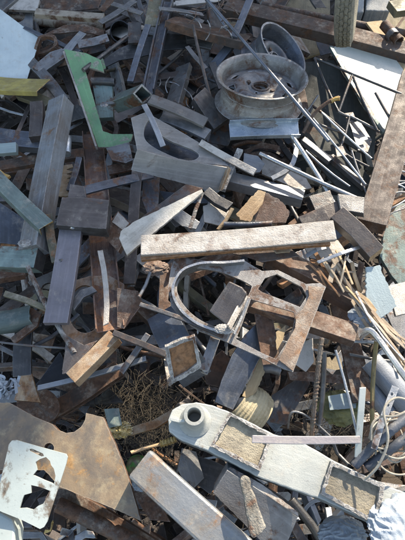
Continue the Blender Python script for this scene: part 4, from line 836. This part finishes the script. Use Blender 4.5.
CM = [('steel_dark','dark steel'),('steel_black','blackish'),('steel_grey','grey'),('steel_blue','slate blue'),('mill_scale','purple brown'),('rust_dark','dark rusty'),('rust_brown','rusty brown'),('steel_light','light grey'),('rust_orange','orange rusty'),('dusty_steel','dusty'),('olive_steel','olive')]
CWT = [4,1,5,4,3,3,3,1.5,.7,1.2,1]
used = set(); CL = []
def clutter():
    rnd = random.Random(21)
    cells = []
    for gy in range(-1, 25):
        for gx in range(-1, 19): cells.append((gx*22.5+rnd.uniform(0,21)-4, gy*23+rnd.uniform(0,22)-4))
    rnd.shuffle(cells)
    for (u, v) in cells:
        if 95 < u < 190 and 378 < v < 470: continue
        if u > 332 and v < 34: continue
        if 328 < u and 36 < v < 130 and u > 300+.6*v: continue
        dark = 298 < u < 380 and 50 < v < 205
        m, mn = rnd.choices(CM, CWT)[0]; h = rnd.uniform(-.13,.09) + (.05 if v < 380 else 0)
        g = rnd.uniform(0, math.pi); Lp = rnd.uniform(28,95); shape = rnd.choices(['bar','angle','tube','rod','plate','channel','strap','sliver'],[5.5,3,1.2,3.5,4,2,1.5,2])[0]
        du, dv = Lp/2*math.cos(g), Lp/2*math.sin(g)
        nm = min(NEAR, key=lambda a: (a[0]-u)**2+(a[1]-v)**2); dx, dy = u-nm[0], v-nm[1]
        side = ('right of' if dx > 0 else 'left of') if abs(dx) > abs(dy) else ('below' if dy > 0 else 'above')
        lean = 'level' if abs(math.sin(g)) < .35 else ('upright' if abs(math.sin(g)) > .92 else ('slanting' if math.tan(g) > 0 else 'rising'))
        if (62 < u < 125 and 280 < v < 345) or (168 < u < 255 and 265 < v < 335) or (140 < u < 205 and 118 < v < 165): h -= .14
        h2 = h+rnd.uniform(-.08,.08)
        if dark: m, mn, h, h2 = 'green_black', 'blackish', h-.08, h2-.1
        if shape == 'sliver': m, mn = rnd.choice([('steel_light','light grey'),('rust_brown','rusty brown'),('bright_steel','shiny')])
        if shape == 'plate':
            n = rnd.choice([4,4,5,3]); rr = Lp*.36; a0 = rnd.uniform(0,6.28)
            pts = [(u+rr*rnd.uniform(.6,1.1)*math.cos(a0+k*6.283/n), v+rr*rnd.uniform(.5,.9)*math.sin(a0+k*6.283/n)) for k in range(n)]
            o = PL('steel_plate', 'x', 'steel plate', pts, h, m, t=rnd.choice([.004,.008,.014]), tilt=(rnd.gauss(0,.35), rnd.gauss(-.1,.35)), rough=.0015, holes=[ell(u, v, rr*.33, rr*.25, 18)] if (n == 5 or Lp > 62) else ()); sh = 'holed plate' if (n == 5 or Lp > 62) else 'plate'
        elif shape == 'strap':
            a0 = rnd.uniform(0,6.28); sp = rnd.uniform(1.6,3.6); rx = Lp*.28
            pts = [(u+rx*math.cos(a0+sp*k/6), v+rx*.7*math.sin(a0+sp*k/6), h) for k in range(7)]
            o = CV('bent_strap', 'x', 'bent strap', pts, rnd.uniform(2.5,4), m, strap=rnd.uniform(.01,.03)); sh = 'bent strap'
        else:
            kd = {'bar':'flat','angle':'L','tube':'tube','rod':'round','channel':'U','sliver':'flat'}[shape]
            nmn = {'bar':'flat_bar','angle':'angle_bar','tube':'square_tube','rod':'round_rod','channel':'steel_channel','sliver':'thin_sliver'}[shape]
            wd = rnd.uniform(1.6,2.6) if shape == 'sliver' else rnd.uniform(2.6,4.5) if shape == 'rod' else rnd.uniform(4,13)
            sh = nmn.replace('_',' ').replace('steel ','').replace('round ','').replace('square ','')
            o = BM(nmn, 'x', sh, (u-du,v-dv,h), (u+du,v+dv,h2), wd, m, kd, t=None if kd in ('round',) else .003 if shape == 'sliver' else rnd.uniform(.008,.03), roll=rnd.uniform(-40,40), tilt=(0,0), rough=.004, bend=.006)
        size = 'short' if Lp < 42 else ('long' if Lp > 66 else 'mid-length')
        if shape in ('plate', 'strap'): lab = f"{'small' if Lp < 45 else 'larger'} {mn} {sh} lying {side} {nm[2]}"
        else: lab = f"{size} {lean} {mn} {sh} lying {side} {nm[2]}"
        o['label'] = lab; CL.append(o)
clutter()
# leave out the buried pieces the photo shows nothing of
bpy.context.view_layer.update()
dg = bpy.context.evaluated_depsgraph_get(); seen = {}
for iy in range(0, 270):
    for ix in range(0, 203):
        d = ray(ix*2+.5, iy*2+.5).normalized(); r = S.ray_cast(dg, CAM, d)
        if r[0] and r[4]: seen[r[4].name] = seen.get(r[4].name, 0)+1
keep = []
for o in CL:
    if seen.get(o.name, 0) < 3: bpy.data.objects.remove(o)
    else: keep.append(o)
by = {}
for o in keep: by.setdefault(o['label'], []).append(o)
for lab, os_ in by.items():
    if len(os_) > 1:
        for k, o in enumerate(sorted(os_, key=lambda o: proj(WM[o.name].translation).x)):
            o['label'] = ('left-hand ' if k == 0 else 'right-hand ' if k == len(os_)-1 else 'middle ')+lab
print('clutter kept', len(keep), 'unseen things:', [o.name+' | '+str(o.get('label')) for o in S.objects if o.type == 'MESH' and o.parent is None and seen.get(o.name, 0) < 2])
# ---------------- light
SUN_AZ, SUN_EL = math.radians(SAZ), math.radians(SEL)           # azimuth from +Y towards +X
sv = Vector((math.sin(SUN_AZ)*math.cos(SUN_EL), math.cos(SUN_AZ)*math.cos(SUN_EL), math.sin(SUN_EL)))
ld = bpy.data.lights.new('sun', 'SUN'); ld.energy = 4.0; ld.angle = math.radians(.5); ld.color = (1, .95, .87)
lo = bpy.data.objects.new('sun', ld); COL.objects.link(lo); lo.rotation_euler = sv.to_track_quat('Z', 'Y').to_euler()
# the shed added unseen behind the heap; its corner shades the upper left
Q = P(*SHADE_PT, .3); yw = 4.6; xe = Q.x + (yw-Q.y)*math.tan(SUN_AZ)
def blocker():
    t = empty('sun_blocker', Vector((xe-3, yw+1.5, 0)), 'added unseen corrugated metal shed standing behind the scrap heap', 'blocker')
    bm = bmesh.new(); n = 300; w = 7.0; H = 5.2; pr = []
    for i in range(n+1): pr.append((xe-w+w*i/n, yw+.018*math.sin(i*.9)))
    A = [bm.verts.new((x,y,0)) for x,y in pr]; B = [bm.verts.new((x,y,H)) for x,y in pr]
    for i in range(n): bm.faces.new((A[i],A[i+1],B[i+1],B[i]))
    link('blocker_front', bm, 'blocker_sheet', Matrix.Identity(4), t)
    bm = bmesh.new(); bmesh.ops.create_cube(bm, size=1, matrix=Matrix.Translation((xe-w/2, yw+1.56, H/2)) @ Matrix.Diagonal((w-.02, 3, H, 1)))
    link('body', bm, 'blocker_sheet', Matrix.Identity(4), t)
    bm = bmesh.new(); bmesh.ops.create_cube(bm, size=1, matrix=Matrix.Translation((xe-w/2, yw+1.5, H+.05)) @ Matrix.Diagonal((w+.1, 3.3, .08, 1)))
    link('blocker_top', bm, 'steel_grey', Matrix.Identity(4), t)
blocker()
W = bpy.data.worlds.new('World'); S.world = W; W.use_nodes = True; N = W.node_tree.nodes
sk = N.new('ShaderNodeTexSky'); sk.sky_type = 'NISHITA'; sk.sun_disc = False; sk.sun_elevation = SUN_EL; sk.sun_rotation = SUN_AZ
W.node_tree.links.new(sk.outputs[0], N['Background'].inputs[0]); N['Background'].inputs[1].default_value = SKY
S.view_settings.view_transform = 'Standard'; S.view_settings.look = 'None'; S.view_settings.exposure = EXPO; S.view_settings.gamma = 1
S.view_settings.use_white_balance = True; S.view_settings.white_balance_temperature = 7500; S.view_settings.white_balance_tint = 10
S.view_settings.use_curve_mapping = False
S.cycles.use_denoising = True
S.cycles.max_bounces = 6
if DEBUG:
    for (u, v) in DEBUG:
        d = ray(u, v).normalized(); r = S.ray_cast(dg, CAM, d); print('HIT', (u, v), r[4].name if r[4] else None, r[4].get('label') if r[4] else None)
    for (u, v) in ((250,80),(100,100),(50,50),(200,200),(300,240)):
        d = ray(u, v).normalized(); r = S.ray_cast(dg, CAM, d); bpy.context.view_layer.update(); r2 = S.ray_cast(bpy.context.evaluated_depsgraph_get(), r[1]+sv*.01, sv); print('SUN', (u, v), r2[4].name if r2[4] else 'lit')
